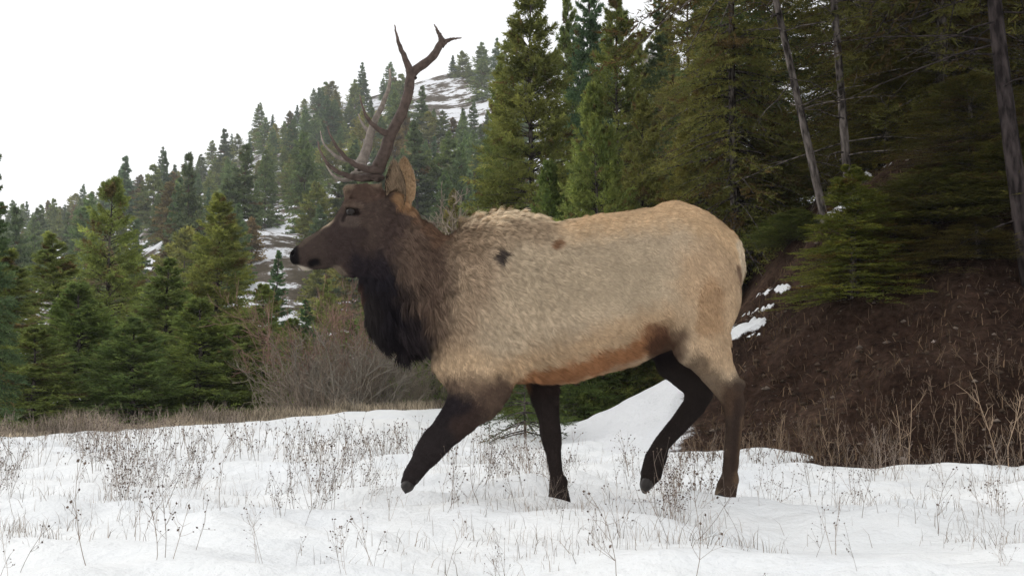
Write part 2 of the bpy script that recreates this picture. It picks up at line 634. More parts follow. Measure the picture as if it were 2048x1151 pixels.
OL0, OL1 = (0.070, 0.080, 0.034), (0.130, 0.134, 0.054)
GR0, GR1 = (0.060, 0.078, 0.034), (0.116, 0.130, 0.050)
DK0, DK1 = (0.034, 0.054, 0.036), (0.060, 0.084, 0.048)
BR0, BR1 = (0.078, 0.074, 0.034), (0.140, 0.116, 0.052)
PROTO = {
    'young': conifer(11, 6, 1.5, 0.0, 330, 14, 14, 0.095, 0.026, c0=GR0, c1=GR1, droop=0.12, tip_up=0.2, brown=0.02, prof=0.7),
    'young2': conifer(12, 6, 1.7, 0.0, 330, 14, 14, 0.100, 0.027, c0=OL0, c1=OL1, droop=0.18, prof=0.65, brown=0.06),
    'mid': conifer(13, 9, 1.9, 0.01, 400, 15, 14, 0.110, 0.030, c0=OL0, c1=OL1, droop=0.16, brown=0.05, trunk_r=0.12, prof=0.7),
    'mid2': conifer(14, 9, 1.8, 0.02, 380, 14, 14, 0.110, 0.030, c0=GR0, c1=GR1, droop=0.22, gap=0.2, brown=0.05, trunk_r=0.12, prof=0.7),
    'dark': conifer(15, 11, 1.7, 0.02, 420, 14, 13, 0.115, 0.032, c0=DK0, c1=DK1, droop=0.25, gap=0.2, brown=0.03, trunk_r=0.14),
    'brown': conifer(16, 10, 2.3, 0.06, 330, 15, 14, 0.100, 0.024, c0=BR0, c1=BR1, droop=0.30, gap=0.2, brown=0.18, trunk_r=0.13, dead=14),
    'tall': conifer(17, 14, 2.6, 0.10, 420, 17, 14, 0.105, 0.026, c0=OL0, c1=OL1, droop=0.35, gap=0.25, brown=0.12, trunk_r=0.16, dead=26, prof=0.55),
    'tall2': conifer(18, 14, 2.9, 0.05, 460, 17, 14, 0.105, 0.027, c0=(0.06, 0.068, 0.028), c1=(0.115, 0.108, 0.042), droop=0.38, gap=0.25, brown=0.14, trunk_r=0.17, dead=20, prof=0.5),
}
PH = {'young': 6, 'young2': 6, 'mid': 9, 'mid2': 9, 'dark': 11, 'brown': 10, 'tall': 14, 'tall2': 14}
PR = {'young': 1.5, 'young2': 1.7, 'mid': 1.9, 'mid2': 1.8, 'dark': 1.7, 'brown': 2.3, 'tall': 2.6, 'tall2': 2.9}


def surf_z(x, y):
    z = float(ground_z(x, y))
    if 0.4 < x < 28 and 8 < y < 33:
        z = max(z, float(bank_z(np.array(x), np.array(y))))
    return z


def tree(px, Y, top_py, hw_px, proto, tint, label, group=None, lean=(0, 0), name='conifer_tree', rz=None):
    """a conifer rooted at depth Y; its height and spread come from the photo's sizes at that depth"""
    X = (px - 1024) / F * Y
    top = at(px, top_py, Y)
    z = surf_z(X, Y) - 0.08
    e = bpy.data.objects.new(name, None)
    COL.objects.link(e)
    e.location = (X, Y, z)
    sz = (top[2] - z) / PH[proto]
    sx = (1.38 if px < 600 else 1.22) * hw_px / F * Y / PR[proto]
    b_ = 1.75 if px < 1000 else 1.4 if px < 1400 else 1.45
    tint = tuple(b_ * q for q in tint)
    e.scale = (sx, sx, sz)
    e.rotation_euler = (lean[1], lean[0], random.uniform(0, 6.28) if rz is None else rz)
    for n_, me in zip(('trunk', 'crown'), PROTO[proto]):
        c = link(n_, me, e)
        if n_ == 'crown':
            c.color = (*tint, 1)
    tag(e, label, 'tree', group)
    return e


W = (1, 1, 1)
TREES = [
    # left edge thicket
    (-30, 19, 265, 62, 'dark', (0.9, 0.9, 0.9), 'dark conifer cut off by the left edge of the photo, with a ragged side'),
    (95, 27, 468, 105, 'mid2', (1.0, 1.0, 1.0), 'green conifer second from the left edge, top just above the hill line'),
    (212, 30, 366, 92, 'young2', (0.95, 1.05, 1.0), 'tallest of the left-hand conifers, with a thin bare leader'),
    (330, 26, 520, 95, 'mid', (0.80, 0.95, 0.95), 'mid green conifer between the tall leader tree and the yellowish one'),
    (432, 31, 388, 92, 'mid', (1.0, 1.02, 0.95), 'yellowish green conifer with a narrow top, left of the elk nose'),
    (525, 27, 575, 80, 'young2', (0.85, 0.95, 0.9), 'small olive conifer just left of the reddish bare shrub'),
    (150, 24, 570, 115, 'young', (0.85, 0.95, 0.95), 'bushy green conifer in front of the tall leader tree'),
    (5, 23, 500, 115, 'mid2', (0.85, 0.85, 0.8), 'broad green conifer at the left edge, skirts down to the dry grass'),
    (395, 24, 600, 110, 'young', (0.90, 0.95, 0.9), 'broad young fir with drooping skirts below the yellowish conifer'),
    (270, 22.5, 640, 105, 'young', (0.70, 0.80, 0.85), 'dark low fir in front of the left thicket, rooted in the dry grass'),
    (478, 24.5, 655, 85, 'young2', (0.75, 0.85, 0.8), 'low bushy fir right of the dark low fir, rooted in the dry grass'),
    (70, 21.5, 660, 100, 'young2', (0.75, 0.85, 0.8), 'low olive fir near the left edge behind the dry grass strip'),
    (555, 44, 500, 42, 'dark', (1.0, 1.1, 1.1), 'slim dark fir standing against a snow opening left of the elk nose'),
    (608, 40, 600, 55, 'dark', (1.1, 1.2, 1.1), 'dark fir below the elk muzzle behind the reddish shrub'),
    (585, 29, 640, 60, 'young', (0.9, 0.95, 0.85), 'green fir at the left end of the bare thicket'),
    (735, 29.5, 690, 70, 'young2', (0.85, 0.9, 0.8), 'olive fir behind the right end of the bare thicket'),
    (700, 36, 640, 70, 'mid2', (0.85, 0.9, 0.9), 'green conifer half hidden by the elk throat'),
    (790, 30, 700, 75, 'young', (0.75, 0.9, 0.85), 'small fir behind the brown thicket, under the dark mane'),
    (868, 29, 610, 72, 'young', (0.80, 0.9, 0.85), 'young fir right behind the elk neck'),
    (945, 31, 470, 80, 'mid', (0.85, 0.85, 0.8), 'olive conifer above the elk shoulder hump'),
    # centre
    (1062, 24, -40, 135, 'mid', (1.0, 1.0, 0.95), 'tall conifer with open whorled top, leftmost of the centre trees'),
    (1012, 26, 180, 62, 'young2', (0.85, 0.95, 0.85), 'slim olive conifer at the left flank of the tall whorled tree'),
    (1178, 33, -150, 82, 'dark', (0.95, 1.05, 1.15), 'blue-black spruce rising between two green centre trees'),
    (1240, 30, -40, 105, 'mid2', (1.05, 1.0, 0.9), 'olive green conifer right of the blue-black spruce'),
    (1192, 18, 178, 100, 'young', (1.15, 1.15, 1.1), 'bright young fir with upright tips behind the elk back'),
    (1100, 20, 330, 85, 'young', (0.85, 0.95, 0.9), 'green young fir left of the bright young fir'),
    (1290, 20, 200, 95, 'young2', (0.95, 0.90, 0.85), 'olive fir right of the bright young fir, above the elk loin'),
    (1325, 30, -60, 62, 'dark', (1.2, 1.1, 1.1), 'narrow spire-topped conifer at the sky gap above the elk rump'),
    (1385, 23, -120, 105, 'brown', (0.85, 0.90, 0.9), 'brownish conifer right of the sky gap, thin in the crown'),
    (1052, 19, 520, 75, 'young2', (0.75, 0.85, 0.8), 'low fir behind the elk withers'),
    (1150, 17.5, 560, 85, 'young', (0.70, 0.80, 0.8), 'low dark fir seen under the elk belly'),
    (1250, 18.5, 470, 95, 'young', (0.80, 0.85, 0.8), 'low fir whose foot shows behind the snowy slope'),
    (1345, 18, 430, 95, 'young2', (0.80, 0.75, 0.7), 'olive young fir rising above the elk rump'),
    (1420, 18.5, 130, 100, 'young2', (0.95, 0.82, 0.7), 'yellow-olive fir with reaching branches, right of the elk rump top'),
    # further back, closing the gaps
    (1140, 38, -10, 80, 'mid2', (0.95, 1.0, 1.0), 'green conifer seen through the gap between the whorled tree and the spruce'),
    (1285, 42, 62, 85, 'mid', (0.95, 0.95, 0.95), 'olive conifer standing under the sky gap'),
    (1000, 48, 110, 55, 'mid2', (0.95, 1.0, 0.95), 'green conifer on the skyline left of the whorled tree'),
    (1225, 50, 60, 60, 'mid2', (0.9, 0.95, 0.95), 'green conifer behind the blue-black spruce'),
    (1340, 40, 40, 75, 'mid', (0.9, 0.85, 0.8), 'olive conifer right of the sky gap behind the spire-topped one'),
    (1110, 36, 330, 80, 'mid2', (0.85, 0.9, 0.85), 'shorter green conifer in the row behind the elk back'),
    (1010, 35, 380, 80, 'mid', (0.9, 0.85, 0.75), 'brownish olive conifer between the bare tree and the whorled tree'),
    (900, 40, 380, 65, 'brown', (0.9, 0.95, 0.95), 'brownish conifer behind the grey bare tree'),
    (830, 42, 500, 60, 'mid', (0.9, 0.95, 0.9), 'green conifer behind the nape of the elk'),
    (745, 46, 560, 55, 'mid2', (0.9, 1.0, 0.95), 'green conifer hidden behind the elk throat'),
    (650, 50, 560, 50, 'mid', (0.95, 1.0, 0.95), 'distant fir above the reddish shrub, right of the snow opening'),
    # right-hand forest; its shade is also put into the dim tints
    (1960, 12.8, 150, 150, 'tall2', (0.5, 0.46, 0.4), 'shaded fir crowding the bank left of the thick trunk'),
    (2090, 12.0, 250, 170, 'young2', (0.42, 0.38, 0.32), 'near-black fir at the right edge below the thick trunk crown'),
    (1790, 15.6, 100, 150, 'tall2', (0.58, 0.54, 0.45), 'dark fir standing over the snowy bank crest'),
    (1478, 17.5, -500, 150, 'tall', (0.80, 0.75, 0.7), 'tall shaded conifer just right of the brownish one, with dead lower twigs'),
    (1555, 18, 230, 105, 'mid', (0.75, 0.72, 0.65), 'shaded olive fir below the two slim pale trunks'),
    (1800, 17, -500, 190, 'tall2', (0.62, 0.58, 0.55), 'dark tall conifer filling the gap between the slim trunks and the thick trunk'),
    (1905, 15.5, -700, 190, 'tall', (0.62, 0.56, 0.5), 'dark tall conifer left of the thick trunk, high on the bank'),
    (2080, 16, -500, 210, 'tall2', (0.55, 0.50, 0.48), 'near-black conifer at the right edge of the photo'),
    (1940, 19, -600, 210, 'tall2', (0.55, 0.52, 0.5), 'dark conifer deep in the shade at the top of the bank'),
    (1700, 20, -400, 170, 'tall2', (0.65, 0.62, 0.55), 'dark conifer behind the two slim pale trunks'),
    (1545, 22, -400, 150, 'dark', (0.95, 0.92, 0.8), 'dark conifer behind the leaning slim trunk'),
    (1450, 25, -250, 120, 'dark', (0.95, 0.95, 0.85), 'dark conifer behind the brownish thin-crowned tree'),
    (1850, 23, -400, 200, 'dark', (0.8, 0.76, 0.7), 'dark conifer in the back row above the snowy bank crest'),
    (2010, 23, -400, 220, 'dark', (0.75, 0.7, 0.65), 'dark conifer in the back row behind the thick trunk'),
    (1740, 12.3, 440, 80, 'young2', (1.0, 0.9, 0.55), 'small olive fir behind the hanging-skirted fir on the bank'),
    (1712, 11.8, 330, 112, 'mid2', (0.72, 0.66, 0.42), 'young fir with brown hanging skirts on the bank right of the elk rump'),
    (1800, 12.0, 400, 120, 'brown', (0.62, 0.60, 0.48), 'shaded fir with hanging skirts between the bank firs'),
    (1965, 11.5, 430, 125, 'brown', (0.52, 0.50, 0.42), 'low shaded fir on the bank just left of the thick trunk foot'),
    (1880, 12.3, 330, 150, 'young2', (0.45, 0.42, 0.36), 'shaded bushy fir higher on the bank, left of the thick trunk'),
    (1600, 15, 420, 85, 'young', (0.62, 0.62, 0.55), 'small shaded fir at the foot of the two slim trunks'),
]
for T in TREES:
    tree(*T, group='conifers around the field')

# trees whose bare trunks show: lean with the photo
M_BARK_DARK = mat_bark('bark_dark', (0.014, 0.011, 0.011), (0.060, 0.048, 0.046))


def trunk_tree(base, top, Y, r, proto_seed, label, crown_from, tint, R_=1.9, Hx=12.0):
    b = at(base[0], base[1], Y)
    t = at(top[0], top[1], Y)
    b[2] = min(b[2], surf_z(b[0], Y)) - 0.1
    H = Hx
    lean = math.atan2(t[0] - b[0], t[2] - b[2])
    w, c = conifer(proto_seed, H, R_, crown_from, 230, 16, 14, 0.105, 0.026, c0=OL0, c1=OL1, droop=0.4, gap=0.3, brown=0.15, trunk_r=r, dead=22, prof=0.5)
    e = bpy.data.objects.new('conifer_tree', None)
    COL.objects.link(e)
    e.location = b
    e.rotation_euler = (0, lean, 0)
    if r > 0.09:
        w.materials[0] = M_BARK_DARK
    link('trunk', w, e)
    cr = link('crown', c, e)
    cr.color = (*tint, 1)
    tag(e, label, 'tree', 'conifers around the field')


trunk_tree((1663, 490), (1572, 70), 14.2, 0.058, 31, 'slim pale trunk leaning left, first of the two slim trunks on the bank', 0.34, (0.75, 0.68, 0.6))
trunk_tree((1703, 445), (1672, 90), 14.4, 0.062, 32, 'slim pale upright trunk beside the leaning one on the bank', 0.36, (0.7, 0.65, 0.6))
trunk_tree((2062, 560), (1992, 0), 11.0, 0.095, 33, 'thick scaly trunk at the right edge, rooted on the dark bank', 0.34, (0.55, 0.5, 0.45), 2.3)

# ---- hill conifers: too small to show parts, one mesh each
def far_conifer(seed, c0, c1, H=11, RAD=2.1, prof=0.68, base=0.03, gap=0.15):
    w, f = conifer(seed, H, RAD * 1.3, base, 190, 9, 7, 0.38, 0.17, c0=c0, c1=c1, brown=0.012, limbs=False, gap=gap, droop=0.15, prof=prof, trunk_r=0.14, ragged=0.4)
    V = np.empty(len(f.vertices) * 3, np.float32)
    f.vertices.foreach_get('co', V)
    n = len(w.vertices)
    VW = np.empty(n * 3, np.float32)
    w.vertices.foreach_get('co', VW)
    ca = np.empty(len(f.vertices) * 4, np.float32)
    f.color_attributes['col'].data.foreach_get('color', ca)
    faces = [np.arange(len(f.vertices)).reshape(-1, 3)]
    qs = [p.vertices[:] for p in w.polygons if len(p.vertices) == 4]
    faces.append(np.array(qs) + len(f.vertices))
    col = np.vstack([ca.reshape(-1, 4)[:, :3], np.full((n, 3), (0.09, 0.075, 0.06))])
    return mesh_np('hill_conifer', np.vstack([V.reshape(-1, 3), VW.reshape(-1, 3)]), faces, M_FARNEEDLE, False, col)


FG0, FG1 = (0.065, 0.090, 0.045), (0.120, 0.140, 0.064)
FAR = [far_conifer(41, FG0, FG1), far_conifer(42, (0.054, 0.080, 0.048), (0.098, 0.124, 0.066), 12, 1.9), far_conifer(43, (0.085, 0.094, 0.038), (0.150, 0.148, 0.060), 9, 2.3, 0.55),
       far_conifer(44, (0.046, 0.068, 0.046), (0.080, 0.106, 0.066), 13, 1.7, 0.75, 0.06, 0.35), far_conifer(45, (0.085, 0.068, 0.04), (0.135, 0.105, 0.06), 10, 1.9, 0.6, 0.1, 0.4)]
FL = ['green conifer among many on the far snowy hillside', 'deep green pointed conifer on the far snowy hillside', 'yellowish rounded conifer on the far snowy hillside',
      'dark open-crowned conifer on the far snowy hillside', 'brownish thin conifer on the far snowy hillside']


def hill_trees(n):
    pts = []
    tries = 0
    while len(pts) < n and tries < 60000:
        tries += 1
        px = random.uniform(-60, 1060)
        Y = HB + 25 + (HR + 4 - HB - 25) * random.random() ** 0.9
        X = (px - 1024) / F * Y
        z = float(hill_z(np.array(px), np.array(Y)))
        v = (z - CAM_H) / Y
        py = 575.5 - F * (v * CP - SP) / (CP + v * SP)
        # open snowy places
        op = [(905, 215, 75, 50, 0.84), (535, 530, 22, 70, 0.85), (268, 520, 30, 60, 0.92), (365, 345, 45, 26, 0.92), (500, 650, 30, 50, 0.7), (740, 235, 34, 30, 0.8), (670, 420, 30, 50, .85), (600, 350, 26, 30, .7), (450, 420, 26, 30, .7)]
        if any(abs(px - a) < c and abs(py - b) < d and random.random() < p for a, b, c, d, p in op):
            continue
        if py > 720:
            continue
        h = random.choice((0.55, 0.65, 0.78, 0.9, 1.05)) * random.uniform(0.88, 1.12)
        sp = 20 * (200 / Y) ** 0.6
        if any(abs(px - a) < sp * 0.62 and abs(py - b) < sp * 0.85 for a, b in pts):
            continue
        pts.append((px, py))
        k = random.choices(range(5), [4, 4, 2.5, 3, 1.4])[0]
        yield X, Y, z, k, h


for X, Y, z, k, h in hill_trees(292):
    o = bpy.data.objects.new('hill_conifer', FAR[k])
    COL.objects.link(o)
    o.location = (X, Y, z - 0.3)
    w = random.uniform(0.85, 1.35)
    o.scale = (h * w, h * w, h)
    o.rotation_euler = (random.gauss(0, 0.02), random.gauss(0, 0.02), random.uniform(0, 6.28))
    b = random.uniform(1.1, 1.7)
    o.color = (b * random.uniform(0.9, 1.1), b, b * random.uniform(0.85, 1.1), 1)
    tag(o, FL[k], 'tree', 'conifers on the far hillside')


# ------------------------------------------------------------------ bare shrubs and the bare tree
def shrub_mesh(seed, H, spread, stems, depth, col, r0=0.012, name='bare_shrub', trunk=False, sides=4, rmin=0.0032):
    r = np.random.default_rng(seed)
    mb = MB()

    def grow(p, d, l, rad, lev):
        n = 5
        pts = [p]
        dd = d.copy()
        for i in range(n - 1):
            dd = unit(dd + r.normal(0, 0.13, 3) + np.array([0, 0, 0.05]))
            pts.append(pts[-1] + dd * l / (n - 1))
        pts = np.array(pts)
        mb.tube(pts, np.maximum(np.linspace(rad, rad * 0.45, n), rmin), sides if lev < 2 else 3, np.array(col) * r.uniform(0.7, 1.35), cap=False)
        if lev < depth:
            for i in range(r.integers(3, 6)):
                j = r.uniform(0.25, 1.0)
                q = pts[0] + 0
                k = min(int(j * (n - 1)), n - 2)
                f = j * (n - 1) - k
                q = pts[k] * (1 - f) + pts[k + 1] * f
                nd = unit(dd + r.normal(0, 0.55, 3) + np.array([0, 0, 0.15]))
                grow(q, nd, l * r.uniform(0.4, 0.65), rad * 0.5, lev + 1)
    for i in range(stems):
        a = r.uniform(0, 2 * np.pi)
        rr = spread * 0.35 * math.sqrt(r.random())
        tilt = r.uniform(0.05, 0.55) if not trunk else 0.03
        d = unit(np.array([math.cos(a) * tilt, math.sin(a) * tilt, 1.0]))
        grow(np.array([math.cos(a) * rr, math.sin(a) * rr, 0.0]) if not trunk else np.zeros(3), d, H * r.uniform(0.6, 0.85), r0 * r.uniform(0.7, 1.2), 0)
    if trunk:  # side limbs all the way up
        for i in range(46):
            z = H * r.uniform(0.15, 0.8)
            a = r.uniform(0, 2 * np.pi)
            grow(np.array([0, 0, z]), unit(np.array([math.cos(a), math.sin(a), r.uniform(0.2, 0.9)])), spread * (1.15 - z / H) * r.uniform(0.6, 1.1), r0 * 0.3, 1)
    return mb.build(name, M_TWIG)


RED, TAN, GREY = (0.29, 0.19, 0.15), (0.28, 0.235, 0.185), (0.27, 0.24, 0.20)
SH = [shrub_mesh(51, 2.3, 1.6, 18, 3, RED, 0.015), shrub_mesh(52, 1.5, 1.8, 22, 3, TAN, 0.012), shrub_mesh(53, 1.2, 1.6, 22, 3, GREY, 0.011)]
SHR = [
    (652, 23.6, 0, 1.05, (1.05, 1, 1), 'tall reddish bare shrub below the elk muzzle'),
    (700, 23.6, 0, 0.78, (0.9, 1, 1), 'brownish red bare shrub under the elk throat'),
    (620, 22.6, 1, 1.0, W, 'tan twiggy bush at the foot of the tall reddish shrub'),
    (690, 22.4, 2, 1.2, W, 'grey twiggy bush in front of the brown thicket'),
    (750, 22.8, 1, 1.0, (0.9, 0.9, 0.9), 'tan twiggy bush under the tip of the dark mane'),
    (660, 22.0, 2, 0.9, (1.05, 0.95, 0.9), 'low grey bush at the snow edge below the tall reddish shrub'),
    (860, 25, 1, 0.8, (0.8, 0.85, 0.8), 'small tan bush behind the raised foreleg top'),
]
for px, Y, k, s, tint, lab in SHR:
    X = (px - 1024) / F * Y
    o = link('bare_shrub', SH[k], loc=(X, Y, surf_z(X, Y) - 0.05))
    o.scale = (s, s, s)
    o.rotation_euler[2] = random.uniform(0, 6.28)
    o.color = (*tint, 1)
    tag(o, lab, 'shrub', 'bare shrubs behind the field')
    o.scale = (s * 1.1, s * 1.1, s * 1.15)
BT = shrub_mesh(54, 6.2, 1.5, 1, 3, (0.33, 0.27, 0.21), 0.06, 'bare_tree', True, 6, 0.0065)
for px, Y, s, lab in ((905, 25, 1.0, 'grey-brown bare tree with fine twigs right of the elk ears'), (850, 33, 1.12, 'thin brown bare tree just behind the elk ears'),
                      (960, 30, 0.85, 'small bare tree left of the tall whorled conifer')):
    X = (px - 1024) / F * Y
    o = link('bare_tree', BT, loc=(X, Y, surf_z(X, Y) - 0.05))
    o.scale = (s, s, s)
    o.rotation_euler[2] = random.uniform(0, 6.28)
    tag(o, lab, 'tree', 'bare trees behind the elk neck')


# ------------------------------------------------------------------ dry grass, weeds, litter
def blades(P, H, W_, col, seed, lean=0.35):
    r = np.random.default_rng(seed)
    n = len(P)
    a = r.uniform(0, 2 * np.pi, n)
    d = np.stack([np.cos(a), np.sin(a), 0 * a], -1) * (np.abs(r.normal(0, lean, n)) * H)[:, None]
    b = r.uniform(0, 2 * np.pi, n)
    w = np.stack([np.cos(b), np.sin(b), 0 * b], -1) * (W_ / 2)[:, None]
    V = np.empty((n, 5, 3))
    up = np.array([0, 0, 1.0])
    V[:, 0], V[:, 1] = P - w, P + w
    mid = P + d * 0.35 + up * (H * 0.6)[:, None]
    V[:, 2], V[:, 3] = mid + w * 0.7, mid - w * 0.7
    V[:, 4] = P + d + up * (H * (1 - 0.15 * lean))[:, None]
    i = np.arange(n)[:, None] * 5
    return V.reshape(-1, 3), [i + np.array([0, 1, 2, 3]), i + np.array([3, 2, 4])], np.repeat(col, 5, axis=0)


n = 20000
px = rng.uniform(-150, 1040, n)
x0 = (px - 1024) / F
Yv = edge_y(x0 * 17)
for _ in range(4):
    Yv = edge_y(x0 * Yv)
Yv = Yv + np.abs(rng.normal(0.2, 1.1, n)) - 0.4
X = x0 * Yv
P = np.stack([X, Yv, ground_z(X, Yv) - 0.03], -1)
H = rng.uniform(0.10, 0.42, n) * (0.8 + 0.3 * NA(X * .6, Yv * .3)) * np.interp(Yv - edge_y(X), [-0.5, 0.2, 1.0], [0.25, 0.7, 1.0])
c = np.array([0.42, 0.35, 0.26]) * rng.uniform(0.3, 1.3, (n, 1)) * (1 + .25 * NB(X * .5, Yv * .5))[:, None]
V, Fs, C = blades(P, H, rng.uniform(0.008, 0.02, n), c, 5)
tag(link('dry_grass', mesh_np('dry_grass', V, Fs, M_DRY, False, C)), 'strip of pale dry grass along the far edge of the snow', 'grass', kind='stuff')


def weed_mb(mb, r, H, base=np.zeros(3), col=(0.27, 0.215, 0.175), heads=True, bushy=1.0, sides=4, thick=0.0016):
    def head(p, s):
        o8 = np.array([[1, 0, 0], [-1, 0, 0], [0, 1, 0], [0, -1, 0], [0, 0, 1.5], [0, 0, -1.2]]) * s
        f = np.array([[0, 2, 4], [2, 1, 4], [1, 3, 4], [3, 0, 4], [2, 0, 5], [1, 2, 5], [3, 1, 5], [0, 3, 5]])
        mb.add(p + o8 @ np.linalg.qr(r.normal(0, 1, (3, 3)))[0], f, np.array([0.10, 0.075, 0.06]) * r.uniform(0.7, 1.6))
    a = r.uniform(0, 2 * np.pi)
    tilt = abs(r.normal(0, 0.28))
    d = unit(np.array([math.cos(a) * tilt, math.sin(a) * tilt, 1.0]))
    pts = [base - np.array([0, 0, 0.04])]
    for i in range(6):
        d = unit(d + r.normal(0, 0.09, 3))
        pts.append(pts[-1] + d * H / 6)
    pts = np.array(pts)
    cc = np.array(col) * r.uniform(0.6, 1.3)
    mb.tube(pts, np.linspace(thick, thick * 0.5, 7), sides, cc, cap=False)
    if heads:
        head(pts[-1], r.uniform(0.004, 0.008))
    for i in range(int(r.integers(3, 8) * bushy)):
        j = r.integers(2, 6)
        q = pts[j]
        dd = unit(d * 0.9 + r.normal(0, 0.55, 3) + np.array([0, 0, 0.25]))
        l = H * r.uniform(0.12, 0.38)
        m_ = q + dd * l * 0.5 + r.normal(0, 0.008, 3)
        e = m_ + unit(dd + r.normal(0, 0.25, 3) + np.array([0, 0, 0.2])) * l * 0.5
        mb.tube(np.array([q, m_, e]), [thick * 0.6, thick * 0.5, thick * 0.35], 3, cc, cap=False)
        if heads and r.random() < 0.85:
            head(e, r.uniform(0.003, 0.0065))
        if r.random() < 0.6:
            e2 = m_ + unit(dd + r.normal(0, 0.6, 3)) * l * 0.4
            mb.tube(np.array([m_, (m_ + e2) / 2, e2]), thick * 0.35, 3, cc, cap=False)
            if heads:
                head(e2, r.uniform(0.003, 0.007))


WEED = []
for i in range(14):
    mb = MB()
    r = np.random.default_rng(100 + i)
    for k in range(1 if i < 7 else (3 if i < 11 else 6)):
        weed_mb(mb, r, r.uniform(0.26, 0.46), np.array([*(r.normal(0, 0.03, 2) * (k > 0)), 0.0]))
    WEED.append(mb.build('dry_weed', M_DRY))
WL = {0: 'single thin dry weed stalk with small dark seed heads, standing in the snow', 1: 'dry weed of a few branching stalks with seed heads, standing in the snow',
      2: 'bushy clump of dry seed-headed stalks standing in the snow'}


def weed(px, Y, k, s=1.0, lean=0.0, label=None):
    X = (px - 1024) / F * Y
    o = link('dry_weed', WEED[k], loc=(X, Y, surf_z(X, Y)))
    o.scale = (s, s, s)
    o.rotation_euler = (random.gauss(0, 0.06), lean + random.gauss(0, 0.16), random.uniform(0, 6.28))
    b = random.uniform(0.8, 1.35)
    o.color = (b, b, b, 1)
    tag(o, label or WL[0 if k < 7 else 1 if k < 11 else 2], 'weed', 'dry weeds standing in the snow')


# nearest ones, larger in the photo
for px, Y, k, s, ln in ((60, 3.3, 2, 0.75, 0.1), (190, 3.4, 1, 1.0, -0.35), (300, 3.9, 8, 0.7, 0), (345, 3.35, 9, 0.8, 0), (400, 3.5, 3, 0.7, 0.5), (520, 3.25, 10, 0.5, 0), (600, 3.3, 2, 0.45, 0),
                        (30, 3.2, 7, 0.5, 0.2), (690, 3.2, 9, 0.6, 0.1), (760, 3.4, 7, 0.65, 0), (890, 3.3, 4, 0.6, 0.3), (1010, 3.7, 8, 0.55, 0), (1000, 3.25, 12, 0.3, 0.2), (1230, 3.35, 5, 1.05, 0.05),
                        (1330, 3.75, 4, 0.8, -0.75), (1190, 3.9, 3, 0.6, 0), (1380, 3.2, 1, 0.9, -0.1), (1475, 3.7, 0, 0.6, -0.35), (1620, 3.5, 5, 0.6, 0.3), (1700, 3.1, 6, 0.4, -0.2), (1480, 3.1, 2, 0.35, 0.9), (1990, 3.2, 12, 0.28, 0),
                        (1660, 4.2, 8, 0.75, -0.2), (1240, 4.0, 7, 0.7, 0.1)):
    weed(px, Y, k, s * 0.8, ln)
cnt = 0
while cnt < 250:
    px = random.uniform(-30, 2080)
    Y = 4.1 + 5.2 * random.random() ** 0.8
    dens = 0.75 * (0.55 + 0.6 * float(NA(px / 330, Y / 3.0)))
    if px > 880 and px < 1500 and Y > 8:
        dens *= 0.3
    if Y < 4.8:
        dens *= 0.35
    if random.random() > dens:
        continue
    if 1080 < px < 1160 and 5.2 < Y < 5.7:
        continue
    if px > 1400 and Y > 8.2:
        continue
    weed(px, Y, random.choice([0, 1, 2, 3, 4, 5, 6, 7, 8, 9, 10, 11, 12, 13]), random.uniform(0.45, 0.85))
    cnt += 1
# further weeds run together: nobody could count them
mb = MB()
r = np.random.default_rng(77)
k = 0
while k < 420:
    px = r.uniform(-60, 1000)
    Y = r.uniform(8.5, 15)
    X = (px - 1024) / F * Y
    if Y > edge_y(X) - 0.6 or r.random() > 0.5 + 0.5 * float(NB(px / 300, Y / 4)) or (px > 480 and Y > 11):
        continue
    weed_mb(mb, r, r.uniform(0.2, 0.4), np.array([X, Y, float(ground_z(X, Y))]), (0.30, 0.245, 0.20), True, 0.8, 3, 0.0022)
    k += 1
tag(link('weed_cover', mb.build('weed_cover', M_DRY)), 'far dry weeds running together over the snow towards the dry grass', 'weeds', kind='stuff')
# brush at the foot of the bank
mb = MB()
for k in range(330):
    px = r.uniform(1345, 2120)
    Y = r.uniform(8.5, 9.9)
    X = (px - 1024) / F * Y
    weed_mb(mb, r, r.uniform(0.10, 0.30), np.array([X, Y, surf_z(X, Y)]), (0.21, 0.15, 0.105), r.random() < 0.7, 0.9, 3, 0.0024)
tag(link('bank_weeds', mb.build('bank_weeds', M_DRY)), 'tangle of tan dry weeds along the foot of the brown bank', 'weeds', kind='stuff')
TALLW = []
for i in range(3):
    mb = MB()
    rr = np.random.default_rng(300 + i)
    for q in range(2):
        weed_mb(mb, rr, rr.uniform(0.5, 0.62), np.array([*(rr.normal(0, 0.03, 2)), 0.0]), (0.34, 0.26, 0.19), True, 1.9, 4, 0.0036)
    TALLW.append(mb.build('tall_weed', M_DRY))
for px, Y, k, s, lab in ((1800, 8.7, 0, 1.0, 'tall tan weed at the bank foot, left of the tallest weed'), (1990, 8.7, 1, 1.15, 'tallest tan weed before the dark bank, near the right edge'),
                         (1905, 8.8, 2, 0.9, 'tan branching weed between the two tall weeds on the bank'), (1560, 8.9, 2, 0.7, 'tan branching weed at the bank foot right of the elk hind leg'), (1670, 8.8, 1, 0.65, 'small tan weed midway along the bank foot'),
                         (2040, 8.8, 0, 0.85, 'tan weed at the right edge below the thick trunk')):
    X = (px - 1024) / F * Y
    o = link('tall_weed', TALLW[k], loc=(X, Y, surf_z(X, Y) - 0.02))
    o.scale = (s,) * 3
    o.rotation_euler[2] = random.uniform(0, 6.28)
    o.color = (1.1, 1.05, 1, 1)
    tag(o, lab, 'weed', 'tall weeds at the bank foot')

